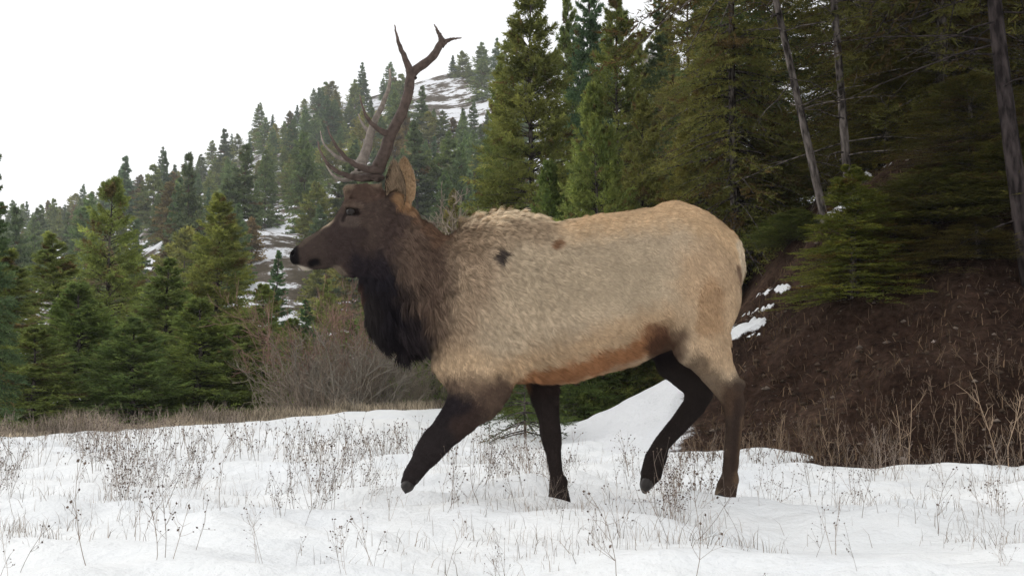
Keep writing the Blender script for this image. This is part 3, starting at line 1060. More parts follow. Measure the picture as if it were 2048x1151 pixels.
# stones, clods and twigs on the bank
n = 4200
lx = rng.uniform(1.3, 7.5, n)
ly = rng.uniform(8.7, 14.0, n)
lz = bank_z(lx, ly)
keep = snow_mask(lx, ly) < 0.4
lx, ly, lz = lx[keep], ly[keep], lz[keep]
mb = MB()
ico = np.array([[0, 0, 1], [0.9, 0, 0.1], [0.25, 0.85, 0], [-0.75, 0.5, 0.1], [-0.7, -0.55, 0], [0.3, -0.85, 0.1], [0, 0, -0.6]])
icf = np.array([[0, 1, 2], [0, 2, 3], [0, 3, 4], [0, 4, 5], [0, 5, 1], [6, 2, 1], [6, 3, 2], [6, 4, 3], [6, 5, 4], [6, 1, 5]])
for x, y, z in zip(lx, ly, lz):
    s = 0.010 + 0.034 * rng.random() ** 3
    g = rng.random()
    c = np.array([0.07, 0.05, 0.036]) if g < 0.75 else (np.array([0.14, 0.11, 0.09]) if g < 0.965 else np.array([0.24, 0.20, 0.18]))
    if rng.random() < .6:
        continue
    mb.add(np.array([x, y, z]) + (ico + rng.normal(0, 0.12, ico.shape)) * s * np.array([rng.uniform(0.7, 1.6), 1, 0.7]), icf, c * rng.uniform(0.6, 1.3))
tag(link('stone_litter', mb.build('stone_litter', M_STONE, False)), 'stones and clods strewn over the brown bank', 'stones', kind='stuff')
n = 5000
lx = rng.uniform(1.3, 8, n)
ly = rng.uniform(8.8, 14.5, n)
keep = snow_mask(lx, ly) < 0.35
lx, ly = lx[keep], ly[keep]
P = np.stack([lx, ly, bank_z(lx, ly)], -1)
V, Fs, C = blades(P, rng.uniform(0.03, 0.16, len(P)), rng.uniform(0.006, 0.014, len(P)), np.array([0.12, 0.08, 0.05]) * rng.uniform(0.4, 1.5, (len(P), 1)), 6, 1.3)
tag(link('forest_litter', mesh_np('forest_litter', V, Fs, M_DRY, False, C)), 'dead grass and needles matted on the brown bank', 'litter', kind='stuff')

# snow-loaded seedling behind the foreleg, and the snowy fallen log on the bank crest
w, f = conifer(61, 1.0, 0.75, 0.02, 46, 8, 12, 0.05, 0.013, c0=(0.035, 0.05, 0.03), c1=(0.06, 0.075, 0.04), droop=0.35, tip_up=0.05, trunk_r=0.02)
Y = 12.8
X = (1050 - 1024) / F * Y
e = bpy.data.objects.new('fir_seedling', None)
COL.objects.link(e)
e.location = (X, Y, surf_z(X, Y) - 0.05)
e.scale = (0.95, 0.95, 0.85)
link('trunk', w, e)
link('crown', f, e)
tag(e, 'tiny fir seedling in the snow between the elk forelegs', 'tree')
n = 17000
px = rng.uniform(-40, 2090, n)
Yv = 3.6 + 11 * rng.random(n) ** 1.3
X = (px - 1024) / F * Yv
keep = (Yv < edge_y(X) - .3) & ~((X > 1.0) & (Yv > toe_y(X) - .2)) & (rng.random(n) < 0.45 + 0.5 * NA(X * .5 + 3, Yv * .5))
X, Yv = X[keep], Yv[keep]
n = len(X)
V, Fs, C = blades(np.stack([X, Yv, ground_z(X, Yv) - .02], -1), rng.uniform(0.03, 0.12, n), rng.uniform(0.0015, 0.0030, n), np.array([0.36, 0.30, 0.25]) * rng.uniform(0.35, 1.2, (n, 1)), 9, 0.6)
tag(link('snow_stubble', mesh_np('snow_stubble', V, Fs, M_DRY, False, C)), 'short pale stubble poking through the snow across the field', 'stubble', kind='stuff')
# ------------------------------------------------------------------ the elk
EY = 5.5                                     # depth of the animal's middle plane
NEAR, FARS = -0.12, 0.12


def node(n_):
    px, py, dy, r_ = n_[:4]
    return at(px, py, EY + dy), r_ / F * (EY + dy)


VOX = 0.0085
GX = np.arange(-1.20, 1.28, VOX, dtype=np.float32)
GY = np.arange(EY - 0.40, EY + 0.40, VOX, dtype=np.float32)
GZ = np.arange(-0.06, 1.62, VOX, dtype=np.float32)
FIELD = np.full((len(GX), len(GY), len(GZ)), 1.0, np.float32)


def chain(nodes, q=1.0, k=0.05, sub=False, pad=0.10):
    """tapered limb through the nodes (hard union inside), blended into the body"""
    N = [node(n_) for n_ in nodes]
    Q = [n_[4] if len(n_) > 4 else q for n_ in nodes]
    if len(N) == 1:
        N, Q = N * 2, Q * 2
    lo = np.min([p - max(1, 1) * r_ * np.array([1, max(qq, 0.3), 1]) for (p, r_), qq in zip(N, Q)], axis=0) - pad
    hi = np.max([p + r_ * np.array([1, max(qq, 0.3), 1]) for (p, r_), qq in zip(N, Q)], axis=0) + pad
    ix = slice(*np.searchsorted(GX, (lo[0], hi[0])))
    iy = slice(*np.searchsorted(GY, (lo[1], hi[1])))
    iz = slice(*np.searchsorted(GZ, (lo[2], hi[2])))
    X = GX[ix][:, None, None]
    Y = GY[iy][None, :, None]
    Z = GZ[iz][None, None, :]
    D = None
    for (a, ra), (b, rb), qa, qb in zip(N[:-1], N[1:], Q[:-1], Q[1:]):
        ab = b - a
        l2 = ab[0] ** 2 + ab[2] ** 2 + 1e-9
        t = np.clip(((X - a[0]) * ab[0] + (Z - a[2]) * ab[2]) / l2, 0, 1)
        rr = ra + (rb - ra) * t
        qq = qa + (qb - qa) * t
        dx, dy, dz = X - (a[0] + ab[0] * t), (Y - (a[1] + ab[1] * t)) / qq, Z - (a[2] + ab[2] * t)
        d = np.sqrt(dx * dx + dy * dy + dz * dz) - rr
        D = d if D is None else np.minimum(D, d)
    S = FIELD[ix, iy, iz]
    if sub:
        h = np.clip(0.5 - 0.5 * (S + D) / k, 0, 1)
        FIELD[ix, iy, iz] = S * (1 - h) - D * h + k * h * (1 - h)
    else:
        h = np.clip(0.5 + 0.5 * (D - S) / k, 0, 1)
        FIELD[ix, iy, iz] = D * (1 - h) + S * h - k * h * (1 - h)


# trunk of the body
chain([(1000, 600, 0, 166, .62), (1118, 605, 0, 160, .68), (1215, 582, 0, 156, .70), (1305, 558, 0, 144, .68), (1347, 538, 0, 131, .70)], k=.02)
chain([(1000, 452, 0, 26, .8), (1075, 458, 0, 28, .8)], k=.05)
chain([(958, 472, 0, 32, .7), (1020, 470, 0, 40, .7)], k=.05)
chain([(1348, 440, 0, 36, .8), (1400, 468, 0, 38, .9), (1436, 500, 0, 46, .9), (1446, 540, 0, 40, 1.1)], k=.05)
chain([(1466, 505, 0, 17, 1.0), (1473, 545, 0, 10, .9)], k=.03)          # tail
# shoulders, brisket
for s in (-1, 1):
    chain([(985, 520, s * .12, 60, .55), (935, 640, s * .15, 84, .50), (930, 715, s * .13, 66, .6)], k=.06)
    chain([(1340, 520, s * .14, 80, .6), (1385, 590, s * .13, 96, .62)], k=.07)
chain([(905, 640, 0, 62, 1.1), (920, 710, 0, 56, 1.1)], k=.06)
# neck and throat
chain([(782, 462, 0, 62, .72), (815, 520, 0, 86, .62), (870, 582, 0, 108, .60), (950, 612, 0, 128, .62)], k=.03)
chain([(770, 560, 0, 52, .8), (794, 634, 0, 55, .75), (812, 670, 0, 31, .7)], k=.05)
# head
chain([(738, 428, 0, 57, .74), (712, 472, 0, 56, .66), (668, 490, 0, 43, .68), (628, 501, 0, 31, .72), (604, 511, 0, 22, .95), (598, 513, 0, 19, 1.0)], k=.02)
chain([(722, 512, 0, 44, .62), (700, 520, 0, 34, .6)], k=.03)
chain([(610, 530, 0, 11, 1.1), (650, 522, 0, 15, 1.0)], k=.015)
chain([(702, 382, 0, 15, 1.6)], k=.03)
chain([(716, 384, 0, 22, 1.6), (735, 372, 0, 22, 2.0)], k=.03)
for s in (-1, 1):
    chain([(744, 372, s * .055, 19), (747, 352, s * .062, 15)], k=.025)    # antler pedicles
    chain([(700, 409, s * .092, 13, .6), (724, 414, s * .092, 11, .6)], k=.02)   # brow over the eye
    chain([(706, 437, s * .092, 11, .6)], k=.02)
    chain([(790, 405, s * .07, 22, .7)], k=.03)                            # ear roots
    chain([(588, 508, s * .022, 7, .8)], k=.008, sub=True)                 # nostrils
chain([(590, 528, -.12, 3.0, 1.0), (590, 528, .12, 3.0, 1.0)], k=.006, sub=True)
for s in (-1, 1):
    chain([(597, 530, s * .055, 3.2, 3.0), (636, 525, s * .075, 3.2, 3.0)], k=.008, sub=True)   # lip line
# legs
chain([(868, 884, NEAR - .02, 25, .95), (856, 902, NEAR - .02, 23, .95)], k=.02)
chain([(955, 740, NEAR - .02, 70, .62), (950, 790, NEAR - .02, 53, .66), (921, 831, NEAR - .02, 39, .72), (880, 876, NEAR - .02, 29, .85), (846, 919, NEAR - .02, 22, .92), (825, 949, NEAR - .02, 18.5), (817, 963, NEAR - .02, 15)], k=.035)
chain([(1000, 745, NEAR, 34, .7), (993, 777, NEAR, 29, .7), (966, 812, NEAR, 25, .7)], k=.05)
chain([(1075, 700, FARS - .02, 44, .7), (1087, 785, FARS - .02, 28, .85), (1097, 830, FARS - .02, 22), (1104, 880, FARS - .02, 17), (1106, 900, FARS - .02, 15), (1113, 950, FARS - .02, 13), (1117, 982, FARS - .02, 19), (1119, 1004, FARS - .02, 22)], k=.035)
chain([(1378, 600, NEAR, 96, .66), (1402, 680, NEAR, 60, .75), (1432, 738, NEAR, 36, .8), (1456, 775, NEAR, 29, .8), (1468, 806, NEAR, 22, .85), (1468, 850, NEAR, 16.5), (1463, 900, NEAR, 14.5), (1459, 950, NEAR, 15), (1454, 972, NEAR, 20), (1451, 988, NEAR, 21)], k=.035)
chain([(1480, 768, NEAR, 11)], k=.02)
chain([(1477, 800, NEAR, 7), (1471, 930, NEAR, 6)], k=.012)
chain([(1464, 958, NEAR, 13)], k=.02)
chain([(1100, 862, FARS - .02, 20, 1.0), (1104, 884, FARS - .02, 18, 1.0)], k=.02)
chain([(1124, 962, FARS - .02, 11)], k=.02)
chain([(1318, 915, FARS, 12)], k=.02)
chain([(1345, 640, FARS, 84, .66), (1355, 720, FARS, 44, .75), (1398, 774, FARS, 29, .8), (1390, 808, FARS, 23, .85), (1360, 845, FARS, 19), (1324, 886, FARS, 16.5), (1309, 918, FARS, 20), (1303, 945, FARS, 21), (1297, 958, FARS, 16)], k=.035)
chain([(1408, 790, FARS, 15)], k=.03)
chain([(1335, 676, -.03, 14, 1.2)], k=.03)


def surface_nets(f):
    nx, ny, nz = f.shape
    ins = f < 0
    c = [ins[i:nx - 1 + i, j:ny - 1 + j, k:nz - 1 + k] for i in (0, 1) for j in (0, 1) for k in (0, 1)]
    tot = sum(x.astype(np.int8) for x in c)
    act = (tot > 0) & (tot < 8)
    I = np.argwhere(act)
    idx = np.full(act.shape, -1, np.int32)
    idx[act] = np.arange(len(I))
    acc = np.zeros((len(I), 3))
    cnt_ = np.zeros(len(I))
    corners = np.array([(i, j, k) for i in (0, 1) for j in (0, 1) for k in (0, 1)])
    val = np.stack([f[I[:, 0] + a, I[:, 1] + b, I[:, 2] + d] for a, b, d in corners], 1)
    for a in range(8):
        for b in range(a + 1, 8):
            if np.abs(corners[a] - corners[b]).sum() != 1:
                continue
            va, vb = val[:, a], val[:, b]
            m = (va < 0) != (vb < 0)
            t = np.where(m, va / np.where(m, va - vb, 1), 0)
            p = corners[a] + t[:, None] * (corners[b] - corners[a])
            acc += np.where(m[:, None], p, 0)
            cnt_ += m
    P = (I + acc / cnt_[:, None])
    quads = []
    for ax in range(3):
        sl0 = [slice(1, -1)] * 3
        sl1 = [slice(1, -1)] * 3
        sl0[ax] = slice(0, -1)
        sl1[ax] = slice(1, None)
        A, B = ins[tuple(sl0)], ins[tuple(sl1)]
        for flip in (False, True):
            E = np.argwhere((A & ~B) if not flip else (~A & B))
            off = np.array([1, 1, 1])
            off[ax] = 0
            E = E + off
            u, v = [(1, 2), (2, 0), (0, 1)][ax]
            du, dv = np.eye(3, dtype=int)[u], np.eye(3, dtype=int)[v]
            q = [E - du - dv, E - dv, E, E - du]
            if flip:
                q = q[::-1]
            quads.append(np.stack([idx[tuple(x.T)] for x in q], 1))
    return P, np.vstack(quads)


BV, BQ = surface_nets(FIELD)
BV = BV * VOX + np.array([GX[0], GY[0], GZ[0]])
ed = np.vstack([BQ[:, [0, 1]], BQ[:, [1, 2]], BQ[:, [2, 3]], BQ[:, [3, 0]]])
deg = np.bincount(ed[:, 0], minlength=len(BV)) + np.bincount(ed[:, 1], minlength=len(BV))
for lam in (0.6, -0.62, 0.6, -0.62, 0.6, -0.3):
    S = np.zeros_like(BV)
    for ax in range(3):
        S[:, ax] = np.bincount(ed[:, 0], BV[ed[:, 1], ax], len(BV)) + np.bincount(ed[:, 1], BV[ed[:, 0], ax], len(BV))
    BV = BV + lam * (S / deg[:, None] - BV)


def to_px(P):
    d = P - np.array([0, 0, CAM_H])
    # read the coat pattern straight from the side: as if every point lay in the animal's middle plane
    k_ = CP * EY + SP * d[:, 2]
    v = (-SP * EY + CP * d[:, 2]) / k_
    return 1024 + F * d[:, 0] / k_, 575.5 - F * v


def seg_d(px, py, pts):
    D = None
    pts = [np.array(p, float) for p in pts]
    if len(pts) == 1:
        pts = pts * 2
    for a, b in zip(pts[:-1], pts[1:]):
        ab = b - a
        t = np.clip(((px - a[0]) * ab[0] + (py - a[1]) * ab[1]) / (ab @ ab + 1e-9), 0, 1)
        d = np.hypot(px - a[0] - ab[0] * t, py - a[1] - ab[1] * t)
        D = d if D is None else np.minimum(D, d)
    return D


KA = 1.26
MARKS = [  # path, radius, feather, colour as photographed, amount, side
    ([(1150, 445), (1345, 410), (1455, 475)], 18, 60, (180, 150, 113), .8, 0),
    ([(1080, 560), (1250, 560)], 20, 90, (152, 135, 110), .7, 0),
    ([(890, 725), (960, 765)], 30, 55, (165, 138, 106), .7, 0),
    ([(1400, 560), (1425, 680)], 35, 60, (168, 140, 108), .75, 0),
    ([(1400, 590), (1400, 650)], 12, 26, (140, 108, 76), .6, 0),
    ([(1040, 745), (1180, 705), (1310, 655)], 18, 45, (160, 131, 98), .7, 0),
    ([(1040, 772), (1130, 745), (1230, 715), (1310, 672)], 9, 22, (132, 88, 56), .9, 0),
    ([(1050, 786), (1180, 762), (1290, 728)], 5, 12, (165, 130, 96), .8, 0),
    ([(1318, 690)], 22, 34, (70, 48, 36), .95, 0),
    ([(930, 498), (1000, 472), (1075, 466)], 8, 44, (118, 97, 74), .6, 0),
    ([(925, 462), (960, 446), (1040, 428), (1130, 436)], 9, 18, (184, 164, 134), .9, 0),
    ([(890, 500), (935, 545), (900, 640)], 30, 70, (120, 99, 78), .7, 0),
    ([(836, 480), (838, 555), (826, 645)], 36, 68, (69, 54, 45), .93, 0),
    ([(835, 430), (890, 475)], 12, 24, (88, 66, 50), .8, 0),
    ([(735, 570), (770, 640), (798, 690)], 36, 64, (17, 15, 19), .97, 0),
    ([(830, 650), (835, 690)], 14, 34, (40, 34, 34), .8, 0),
    ([(708, 592)], 12, 20, (84, 56, 42), .8, 0),
    ([(740, 440), (725, 490)], 58, 24, (61, 49, 44), .96, 0),
    ([(690, 480), (610, 510)], 36, 10, (56, 46, 42), .97, 0),
    ([(730, 540), (760, 545)], 20, 26, (30, 27, 31), .8, 0),
    ([(705, 385), (750, 380)], 20, 18, (92, 72, 60), .55, 0),
    ([(812, 400)], 16, 22, (138, 103, 70), .8, 0),
    ([(694, 447), (714, 450)], 7, 9, (84, 72, 64), .8, 0),
    ([(694, 416), (724, 420)], 3, 6, (96, 80, 68), .7, 0),
    ([(702, 429), (717, 431)], 6, 4, (20, 15, 13), .95, 0),
    ([(694, 436), (690, 446)], 2, 5, (26, 20, 19), .8, 0),
    ([(640, 462), (605, 490)], 3, 6, (92, 80, 68), .6, 0),
    ([(586, 505), (588, 520)], 11, 8, (18, 16, 17), .97, 0),
    ([(623, 528), (635, 525)], 3.5, 7, (13, 12, 14), .95, 0),
    ([(596, 536), (622, 544)], 3, 5, (172, 160, 142), .9, 0),
    ([(672, 534), (690, 548), (697, 568)], 2.5, 4, (100, 88, 76), .5, 0),  # pale rim of light along the jaw, painted into the coat
    ([(1000, 521), (997, 530)], 8, 9, (42, 36, 36), .9, -1),
    ([(1112, 497), (1106, 503)], 4, 9, (100, 62, 36), .8, -1),
    ([(890, 795), (1000, 800)], 22, 46, (88, 70, 57), .8, -1),
    ([(905, 845), (815, 970)], 50, 40, (29, 25, 28), .97, -1),
    ([(1000, 790), (940, 850)], 16, 26, (62, 48, 41), .7, -1),
    ([(1092, 800), (1118, 1010)], 44, 20, (28, 22, 23), .97, 1),
    ([(1470, 800), (1460, 1000)], 26, 44, (56, 44, 37), .97, -1),
    ([(1385, 740), (1440, 800)], 14, 30, (72, 55, 42), .7, -1),
    ([(1478, 840), (1472, 900), (1466, 960)], 6, 11, (112, 90, 70), .65, -1),
    ([(1462, 800), (1456, 930)], 3, 9, (40, 31, 28), .6, -1),
    ([(1330, 735), (1400, 790), (1300, 940), (1290, 980)], 46, 24, (25, 20, 21), .97, 1),
    ([(1474, 490), (1486, 540)], 8, 10, (192, 175, 148), .85, 0),
    ([(1463, 540), (1472, 580)], 4, 9, (92, 64, 50), .7, 0),
]


def coat_colour(P):
    px, py = to_px(P)
    jx = 5 * NA(px / 60, py / 60) + 2.5 * NB(px / 26, py / 26)
    jy = 5 * NC(px / 60, py / 60) + 2.5 * ND(px / 26, py / 26)
    qx, qy = px + jx, py + jy
    C = np.tile(lin(166, 147, 121), (len(P), 1))
    for pts, r_, fe, col, am, side in MARKS:
        small = r_ + fe < 24
        d = seg_d(px if small else qx, py if small else qy, pts)
        w = am * (1 - sstep(r_, r_ + fe, d))
        if side:
            w = w * (sstep(-.03, .03, side * (P[:, 1] - EY)))
        C = C * (1 - w[:, None]) + lin(*col) * w[:, None]
    C = C * (1 + .14 * sstep(.14, .28, C[:, :1]))       # the pale hair is paler, the dark hair stays
    return C * KA * np.array([.95, .97, 1.03])


_me0 = mesh_np('body_form', BV, BQ)
_n0 = np.empty(len(BV) * 3, np.float32)
_me0.vertices.foreach_get('normal', _n0)
_n0 = _n0.reshape(-1, 3)
bpy.data.meshes.remove(_me0)
_px, _py = to_px(BV)
# matted locks of the winter coat on shoulder, ruff and thigh; the flank lies smooth
_w = np.clip(1.2 - seg_d(_px, _py, [(860, 560), (1000, 500), (1120, 520), (980, 640)]) / 150, 0, 1) + np.clip(1 - seg_d(_px, _py, [(1400, 590), (1415, 680)]) / 45, 0, 1) + np.clip(1 - seg_d(_px, _py, [(1055, 690), (1045, 750)]) / 40, 0, 1)
_w = np.clip(_w, 0, 1.2) * (_px > 800)
_a, _b = _px * .80 + _py * .60, -_px * .60 + _py * .80
BV = BV + _n0 * (_w * (.0034 * NA(_a / 70, _b / 19) + .0016 * NB(_a / 40, _b / 10)))[:, None]
# hollow of the flank, groove behind the shoulder
_g = .016 * np.exp(-(seg_d(_px, _py, [(1312, 500), (1322, 615)]) / 24) ** 2) + .010 * np.exp(-(seg_d(_px, _py, [(1062, 540), (1050, 700)]) / 30) ** 2)
_g = _g - .010 * np.exp(-(seg_d(_px, _py, [(985, 500), (940, 640)]) / 40) ** 2) - .010 * np.exp(-(seg_d(_px, _py, [(1375, 520), (1395, 600)]) / 36) ** 2)
_g = _g + .010 * np.exp(-(seg_d(_px, _py, [(1432, 600), (1444, 690)]) / 9) ** 2)
BV = BV - _n0 * (_g * (np.abs(_n0[:, 1]) > .3))[:, None]
body_me = mesh_np('body', BV, BQ, M_SKIN, True, coat_colour(BV) * 0.85)
elk = bpy.data.objects.new('bull_elk', None)
COL.objects.link(elk)
elk.location = (0.3, EY, 0.0)
tag(elk, 'bull elk with tan body, dark mane and antlers walking left across the snow', 'elk')


def kid(name, me, parent=elk):
    o_ = link(name, me, parent)
    if parent is elk:
        o_.matrix_parent_inverse = Matrix.Translation(-Vector(elk.location))
    return o_


kid('body', body_me)

# ---- coat: single hairs combed along the body
VN = np.empty(len(BV) * 3, np.float32)
body_me.vertices.foreach_get('normal', VN)
VN = VN.reshape(-1, 3).astype(float)
COMB = [  # px, py, direction, length (m), lift
    (610, 500, .9, -.3, .010, .2), (690, 450, .8, -.5, .011, .2), (740, 400, .8, -.2, .016, .3), (735, 500, .8, .5, .016, .25), (690, 530, .7, .5, .012, .2),
    (700, 585, .3, 1, .035, .4), (830, 440, .65, .75, .045, .3), (895, 480, .75, .65, .028, .15), (840, 540, .5, .85, .065, .3), (860, 630, .45, .9, .07, .3),
    (750, 620, .35, .95, .085, .35), (790, 690, .4, .9, .095, .35), (935, 455, .8, -.35, .052, .7), (1000, 430, .95, .0, .05, .45), (960, 520, .8, .55, .05, .3),
    (930, 620, .65, .75, .042, .25), (900, 720, .4, .9, .026, .2), (960, 770, .1, .95, .016, .15), (1080, 540, .85, .5, .040, .25), (1180, 440, 1, .2, .034, .3), (1340, 420, .95, .3, .030, .25),
    (1180, 600, .92, .38, .034, .22), (1060, 700, .75, .6, .040, .3), (1100, 760, .9, .5, .05, .4), (1250, 725, .9, .4, .045, .4), (1300, 600, .85, .5, .03, .2), (1320, 690, .5, .8, .035, .3),
    (1440, 480, .6, .8, .034, .3), (1480, 540, .2, .95, .035, .4), (1400, 600, .35, .95, .034, .3), (1440, 690, .3, .95, .028, .3), (1460, 800, 0, 1, .014, .2), (1455, 950, 0, 1, .012, .2),
    (920, 830, -.5, .85, .014, .2), (830, 950, -.5, .85, .012, .2), (1100, 840, .05, 1, .012, .2), (1115, 980, 0, 1, .012, .2), (1390, 780, -.1, 1, .013, .2), (1310, 910, -.4, .9, .013, .2)]
CB = np.array(COMB)


def fur(name, n, seed, sel=None, wmul=1.0, lmul=1.0, wd=0.0034, dark=(0.62, 1.3)):
    r = np.random.default_rng(seed)
    a, b, c, d = (BV[BQ[:, i]] for i in range(4))
    area = np.linalg.norm(np.cross(c - a, d - b), axis=1)
    fi = r.choice(len(BQ), n, p=area / area.sum())
    u, v = r.random((2, n, 1))
    Wt = lambda A: (A[BQ[fi, 0]] * (1 - u) + A[BQ[fi, 1]] * u) * (1 - v) + (A[BQ[fi, 3]] * (1 - u) + A[BQ[fi, 2]] * u) * v
    P, N = Wt(BV), unit(Wt(VN))
    px, py = to_px(P)
    keep = np.ones(n, bool) if sel is None else sel(px, py, P)
    keep &= ~((np.hypot(px - 708, py - 431) < 11) | (np.hypot(px - 590, py - 512) < 14) | (np.hypot(px - 630, py - 526) < 7))
    P, N, px, py = P[keep], N[keep], px[keep], py[keep]
    n = len(P)
    w = 1 / ((px[:, None] - CB[:, 0]) ** 2 + (py[:, None] - CB[:, 1]) ** 2 + 200) ** 1.6
    w /= w.sum(1, keepdims=True)
    D2, Ln, Lf = w @ CB[:, 2:4], w @ CB[:, 4], w @ CB[:, 5]
    # locks: hairs in a neighbourhood share their sway
    ang = (0.34 * NA(px / 40, py / 40 + 3) + 0.22 * NB(px / 18, py / 18)) * (1 - .5 * sstep(1000, 1200, px)) + r.normal(0, 0.12, n)
    ca, sa = np.cos(ang), np.sin(ang)
    D2 = np.stack([D2[:, 0] * ca - D2[:, 1] * sa, D2[:, 0] * sa + D2[:, 1] * ca], -1)
    T = np.stack([D2[:, 0], 0 * px, -D2[:, 1]], -1)
    T = unit(T - (T * N).sum(1, keepdims=True) * N + 1e-6)
    lock = NC(px / 17, py / 21) * (1 - .6 * sstep(1050, 1300, px) * sstep(500, 640, py))
    sm = 1 - .6 * sstep(1000, 1200, px) * (py < 800)
    Lf = Lf * (1 + 0.32 * lock * sm) + r.normal(0, .06, n) * sm
    trunk = sstep(880, 990, px) * (1 - .5 * sstep(70, 20, py - np.interp(px, [900, 1000, 1100, 1350, 1480], [470, 425, 432, 408, 490])) * sstep(1180, 1040, px)) * (py < 800)
    Ln = Ln * (1 - .30 * trunk)
    Ln = Ln * r.uniform(.6, 1.25, n) * (1 + .18 * lock) * lmul
    Wv = unit(np.cross(N, T))
    wid = wd * wmul * r.uniform(.7, 1.3, n) * np.interp(Ln, [.01, .05, .1], [.75, 1, 1.25])
    up1 = np.clip(Lf, .08, 1)
    M_ = P + (T + N * up1[:, None] * 1.15) * (Ln * .5)[:, None]
    E = P + (T + N * up1[:, None] * .60 - np.array([0, 0, .10]) * (Ln > .03)[:, None]) * Ln[:, None]
    P = P - N * 0.003
    V = np.stack([P - Wv * wid[:, None] / 2, P + Wv * wid[:, None] / 2, M_ + Wv * wid[:, None] * .42, M_ - Wv * wid[:, None] * .42, E], 1)
    C = coat_colour(P)
    a_, b_ = px * .8 + py * .6, -px * .6 + py * .8
    tone = np.clip(1 + .10 * ND(px / 16, py / 16) * sm + .12 * NB(a_ / 34, b_ / 8) * sstep(1250, 950, px) * sstep(800, 850, px) + .10 * lock * sm + r.normal(0, .11, n), dark[0], dark[1])
    C = C * tone[:, None]
    # guard hairs of the ruff are banded: pale tips over dark roots
    ruff = (1 - sstep(30, 90, seg_d(px, py, [(850, 470), (870, 560), (880, 640), (960, 470)])))
    tipm = 1 + ruff * np.where(r.random(n) < .45, .6, -.2)
    CC = np.repeat(C[:, None], 5, axis=1)
    CC[:, :2] *= .8
    CC[:, 4] *= tipm[:, None]
    CC[:, 2:4] *= (1 + .4 * (tipm - 1))[:, None, None]
    i = np.arange(n)[:, None] * 5
    return mesh_np(name, V.reshape(-1, 3), [i + np.array([0, 1, 2, 3]), i + np.array([3, 2, 4])], M_COAT, True, CC.reshape(-1, 3))


mane_sel = lambda px, py, P: (px < 800) & (py > 560) | (seg_d(px, py, [(740, 600), (800, 690)]) < 70) & (px < 860)
kid('coat', fur('coat', 290000, 21, lambda px, py, P: (px > 560)))
kid('mane', fur('mane', 120000, 22, lambda px, py, P: seg_d(px, py, [(730, 590), (785, 680), (850, 640), (850, 480), (920, 480)]) < 62, 1.0, .95))


# ---- antlers
def antler(beam, tines, dys, col, seed):
    r = np.random.default_rng(seed)
    mb = MB()

    def horn(pts, r0, r1, n=7):
        Q = catmull(np.array([at(p[0], p[1], EY + p[2]) for p in pts]), n)
        t = np.linspace(0, 1, len(Q))
        rad = (r0 + (r1 - r0) * t ** 0.75) / F * EY
        Q = Q + 0.0012 * np.stack([NA(t * 6 + seed, t), NB(t * 6, t + seed), NC(t * 6, t)], -1)
        rad = rad * (1 + .05 * ND(t * 9 + seed, t))
        mb.tube(Q, rad, 12, (1, 1, 1))
        c = np.array(col) * np.interp(t, [0, .6, 1], [1, 1.05, 1.9])[:, None] if r1 < 4 else np.array(col) * np.ones((len(Q), 1))
        cc = np.repeat(c, 12, axis=0)
        mb.c[-1] = np.vstack([cc, cc[-1:]])
    horn(beam[0], beam[1], beam[2], 9)
    for pts, r0 in tines:
        horn(pts, r0 * .92, 1.0)
    # burr at the base
    b = at(beam[0][0][0], beam[0][0][1] - 1, EY + beam[0][0][2])
    ring = np.linspace(0, 2 * np.pi, 13)
    mb.tube(np.stack([b[0] + .048 * np.cos(ring), b[1] + .048 * np.sin(ring), b[2] + .004 * np.sin(ring * 5)], -1), .011 * (1 + .25 * np.sin(ring * 6)), 6, np.array(col) * .9)
    return mb.build('antler', M_ANTLER)


HC = (0.075, 0.054, 0.045)
near_beam = [(747, 356, -.07), (757, 334, -.10), (768, 308, -.15), (777, 280, -.19), (791, 250, -.22), (806, 218, -.23), (817, 186, -.23), (823, 150, -.21), (845, 130, -.19), (868, 110, -.17), (880, 90, -.15), (886, 80, -.15)]
near_t = [([(742, 352, -.08), (722, 356, -.10), (692, 350, -.13), (662, 334, -.15), (643, 308, -.15), (635, 282, -.14)], 11),
          ([(758, 338, -.11), (733, 338, -.15), (705, 326, -.19), (680, 302, -.22), (663, 276, -.23), (654, 252, -.22)], 10.5),
          ([(782, 268, -.20), (764, 263, -.23), (742, 245, -.26), (727, 220, -.27), (719, 190, -.26)], 9.5),
          ([(824, 158, -.21), (816, 132, -.21), (803, 100, -.21), (794, 75, -.20), (789, 50, -.19)], 11),
          ([(884, 86, -.15), (880, 72, -.14), (874, 60, -.13), (868, 49, -.12)], 8),
          ([(882, 90, -.15), (893, 82, -.15), (906, 78, -.16), (923, 76, -.17)], 8)]
kid('antler', antler((near_beam, 14.5, 7), near_t, None, HC, 1))
FC = (0.155, 0.130, 0.110)  # far antler made paler: the light on it is put into the colour
far_beam = [(722, 350, .07), (722, 330, .12), (730, 306, .17), (738, 280, .21), (744, 256, .24), (754, 232, .26), (766, 208, .27), (776, 180, .27), (780, 160, .26), (779, 138, .25)]
far_t = [([(722, 348, .08), (705, 356, .10), (684, 359, .12), (664, 348, .14), (652, 330, .15)], 9),
         ([(728, 330, .12), (700, 322, .17), (672, 312, .21), (648, 288, .24), (640, 262, .25)], 8),
         ([(742, 268, .23), (733, 258, .25), (724, 246, .28), (716, 228, .30)], 8)]
kid('antler', antler((far_beam, 15, 2.0), far_t, None, FC, 2))


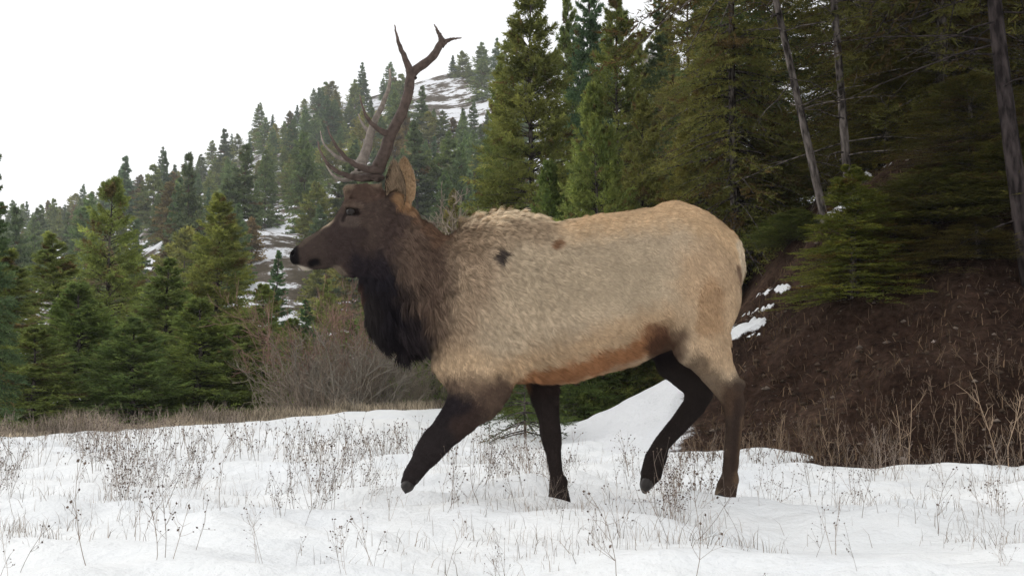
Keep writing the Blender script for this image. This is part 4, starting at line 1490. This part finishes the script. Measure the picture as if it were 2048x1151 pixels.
# ---- ears, eyes, hooves
def ear(base, tip, wpx, dy, open_dir, lean, cin, cout, seed):
    B, T = at(base[0], base[1], EY + dy), at(tip[0], tip[1], EY + dy + lean)
    ax = T - B
    L_ = np.linalg.norm(ax)
    ax = ax / L_
    op = np.array(open_dir, float)
    op = unit(op - (op @ ax) * ax)
    wd_ = np.cross(ax, op)
    W_ = wpx / F * EY
    ss, tt = np.linspace(0, 1, 22), np.linspace(-1, 1, 17)
    V, C = [], []
    for layer in (0, 1):
        for s in ss:
            w = W_ * (0.34 + 0.66 * math.sin(math.pi * min(1, s * .84 + .10)) ** .8) * (1 - s ** 6) ** .5 + 0.001
            for t_ in tt:
                dep = 0.95 * w * (1 - abs(t_) ** 2.2) * (1 - 0.55 * s)
                p = B + ax * L_ * s + wd_ * w * t_ * (1 if s > .1 else .8) - op * dep
                if layer:
                    p = p - op * 0.007 * (1 - abs(t_) ** 4)
                V.append(p)
                rim = sstep(.55, .9, abs(t_) + .25 * s ** 4) if not layer else 0
                k_ = np.array(cin) * (1 - rim) + np.array([.035, .026, .02]) * rim if not layer else np.array(cout)
                C.append(k_)
    n_ = len(tt)
    i = np.arange(len(ss) - 1)[:, None] * n_ + np.arange(n_ - 1)[None]
    q = np.stack([i, i + 1, i + n_ + 1, i + n_], -1).reshape(-1, 4)
    m = len(ss) * n_
    rim_i = np.concatenate([np.arange(len(ss)) * n_])
    s1 = np.stack([rim_i[:-1], rim_i[1:], rim_i[1:] + m, rim_i[:-1] + m], -1)
    s2 = s1 + n_ - 1
    V, C = np.array(V), np.array(C)
    shell = mesh_np('ear', V, np.vstack([q, q[:, ::-1] + m, s1, s2[:, ::-1]]), M_SKIN, True, C)
    # ear hair: pale tufts inside, short coat outside
    r = np.random.default_rng(seed)
    G = V.reshape(2, len(ss), n_, 3)
    hv, hc = [], []
    for layer, num, ln, colr, nsign in ((0, 1500, .024, cin, 1), (1, 2600, .012, cout, -1)):
        a, b = r.uniform(0, len(ss) - 1.01, num), r.uniform(0.4, n_ - 1.4, num)
        ia, ib = a.astype(int), b.astype(int)
        fa, fb = (a - ia)[:, None], (b - ib)[:, None]
        g = G[layer]
        p = (g[ia, ib] * (1 - fa) + g[ia + 1, ib] * fa) * (1 - fb) + (g[ia, ib + 1] * (1 - fa) + g[ia + 1, ib + 1] * fa) * fb
        d = unit(ax + op * nsign * r.uniform(.15, .5, (num, 1)) + r.normal(0, .22, (num, 3)))
        wv = unit(np.cross(d, r.normal(0, 1, (num, 3)))) * .0014
        e_ = p + d * (ln * r.uniform(.6, 1.3, (num, 1)))
        hv.append(np.stack([p - wv, p + wv, e_], 1).reshape(-1, 3))
        hc.append(np.repeat(np.array(colr) * r.uniform(.55, 1.35, (num, 1)), 3, axis=0))
    hv, hc = np.vstack(hv), np.vstack(hc)
    return shell, mesh_np('ear_hair', hv, np.arange(len(hv)).reshape(-1, 3), M_COAT, False, hc)


for args in (((793, 424), (788, 325), 22, -.085, (-.25, -1, .1), -.05, (.27, .195, .13), (.24, .16, .09), 3),
             ((812, 412), (808, 317), 22, .075, (-.2, 1, .1), .04, (.34, .27, .20), (.36, .245, .145), 4)):
    s_, h_ = ear(*args)
    eo = kid('ear', s_)
    ho = link('ear_hair', h_, eo)


def uv_ball(c, r_, seg=20, rings=12, sq=(1, 1, 1)):
    th = np.linspace(0, np.pi, rings)
    ph = np.linspace(0, 2 * np.pi, seg, endpoint=False)
    V = np.stack([np.sin(th)[:, None] * np.cos(ph), np.sin(th)[:, None] * np.sin(ph), np.cos(th)[:, None] * np.ones(seg)], -1).reshape(-1, 3) * r_ * np.array(sq) + c
    i = np.arange(rings - 1)[:, None] * seg
    j, j2 = np.arange(seg)[None], (np.arange(seg)[None] + 1) % seg
    return V, np.stack([i + j, i + seg + j, i + seg + j2, i + j2], -1).reshape(-1, 4)


for s in (-1, 1):
    p = at(708, 430, EY)
    m = np.hypot(BV[:, 0] - p[0], BV[:, 2] - p[2]) < .012
    ys = BV[m, 1]
    y = ys.min() if s < 0 else ys.max()
    V, Q = uv_ball(np.array([p[0], y - s * .006, p[2]]), .0205, sq=(1.15, .9, 1.05))
    kid('eye', mesh_np('eye', V, Q, M_EYE, True))


def hoof(ankle, toe, dy, w=.040, split=.020):
    """cloven hoof: two tapering toes from the pastern to the ground"""
    A, T = at(ankle[0], ankle[1], EY + dy), at(toe[0], toe[1], EY + dy)
    mb = MB()
    for s in (-1, 1):
        a = A + np.array([0, s * split * .7, 0])
        b = T + np.array([0, s * split * 1.1, 0])
        t = np.linspace(0, 1, 7)[:, None]
        P = a + (b - a) * t
        mb.tube(P, w * np.array([.55, .68, .78, .80, .72, .5, .16]), 10, (1, 1, 1))
    # dew claws
    for s in (-1, 1):
        c = A + np.array([.028, s * .022, .012])
        mb.tube(np.array([c, c + np.array([.010, s * .004, -.012]), c + np.array([.012, s * .004, -.026])]), [.010, .009, .003], 6)
    return mb.build('hoof', M_HOOF)


for an, to, dy in (((818, 960), (812, 984), NEAR - .02), ((1119, 992), (1106, 1022), FARS - .02), ((1452, 978), (1436, 1006), NEAR), ((1298, 950), (1287, 984), FARS)):
    kid('hoof', hoof(an, to, dy))
# ------------------------------------------------------------------ thin winter haze in the valley air
hz = bpy.data.materials.new('haze_air')
hz.use_nodes = True
hn = hz.node_tree
hn.nodes.remove(hn.nodes['Principled BSDF'])
pv = hn.nodes.new('ShaderNodeVolumePrincipled')
pv.inputs['Color'].default_value = (0.93, 0.96, 1.0, 1)
pv.inputs['Density'].default_value = 0.00048
pv.inputs['Anisotropy'].default_value = 0.0
hn.links.new(pv.outputs[0], hn.nodes['Material Output'].inputs['Volume'])
x0, x1, y0, y1, z0, z1 = -420, 420, -60, 430, -160, 175
hv = [(x, y, z) for x in (x0, x1) for y in (y0, y1) for z in (z0, z1)]
hf = np.array([[0, 1, 3, 2], [4, 6, 7, 5], [0, 4, 5, 1], [2, 3, 7, 6], [0, 2, 6, 4], [1, 5, 7, 3]])
tag(link('haze', mesh_np('haze', hv, hf, hz)), 'thin pale haze in the air over the field and hill', 'haze', kind='stuff')
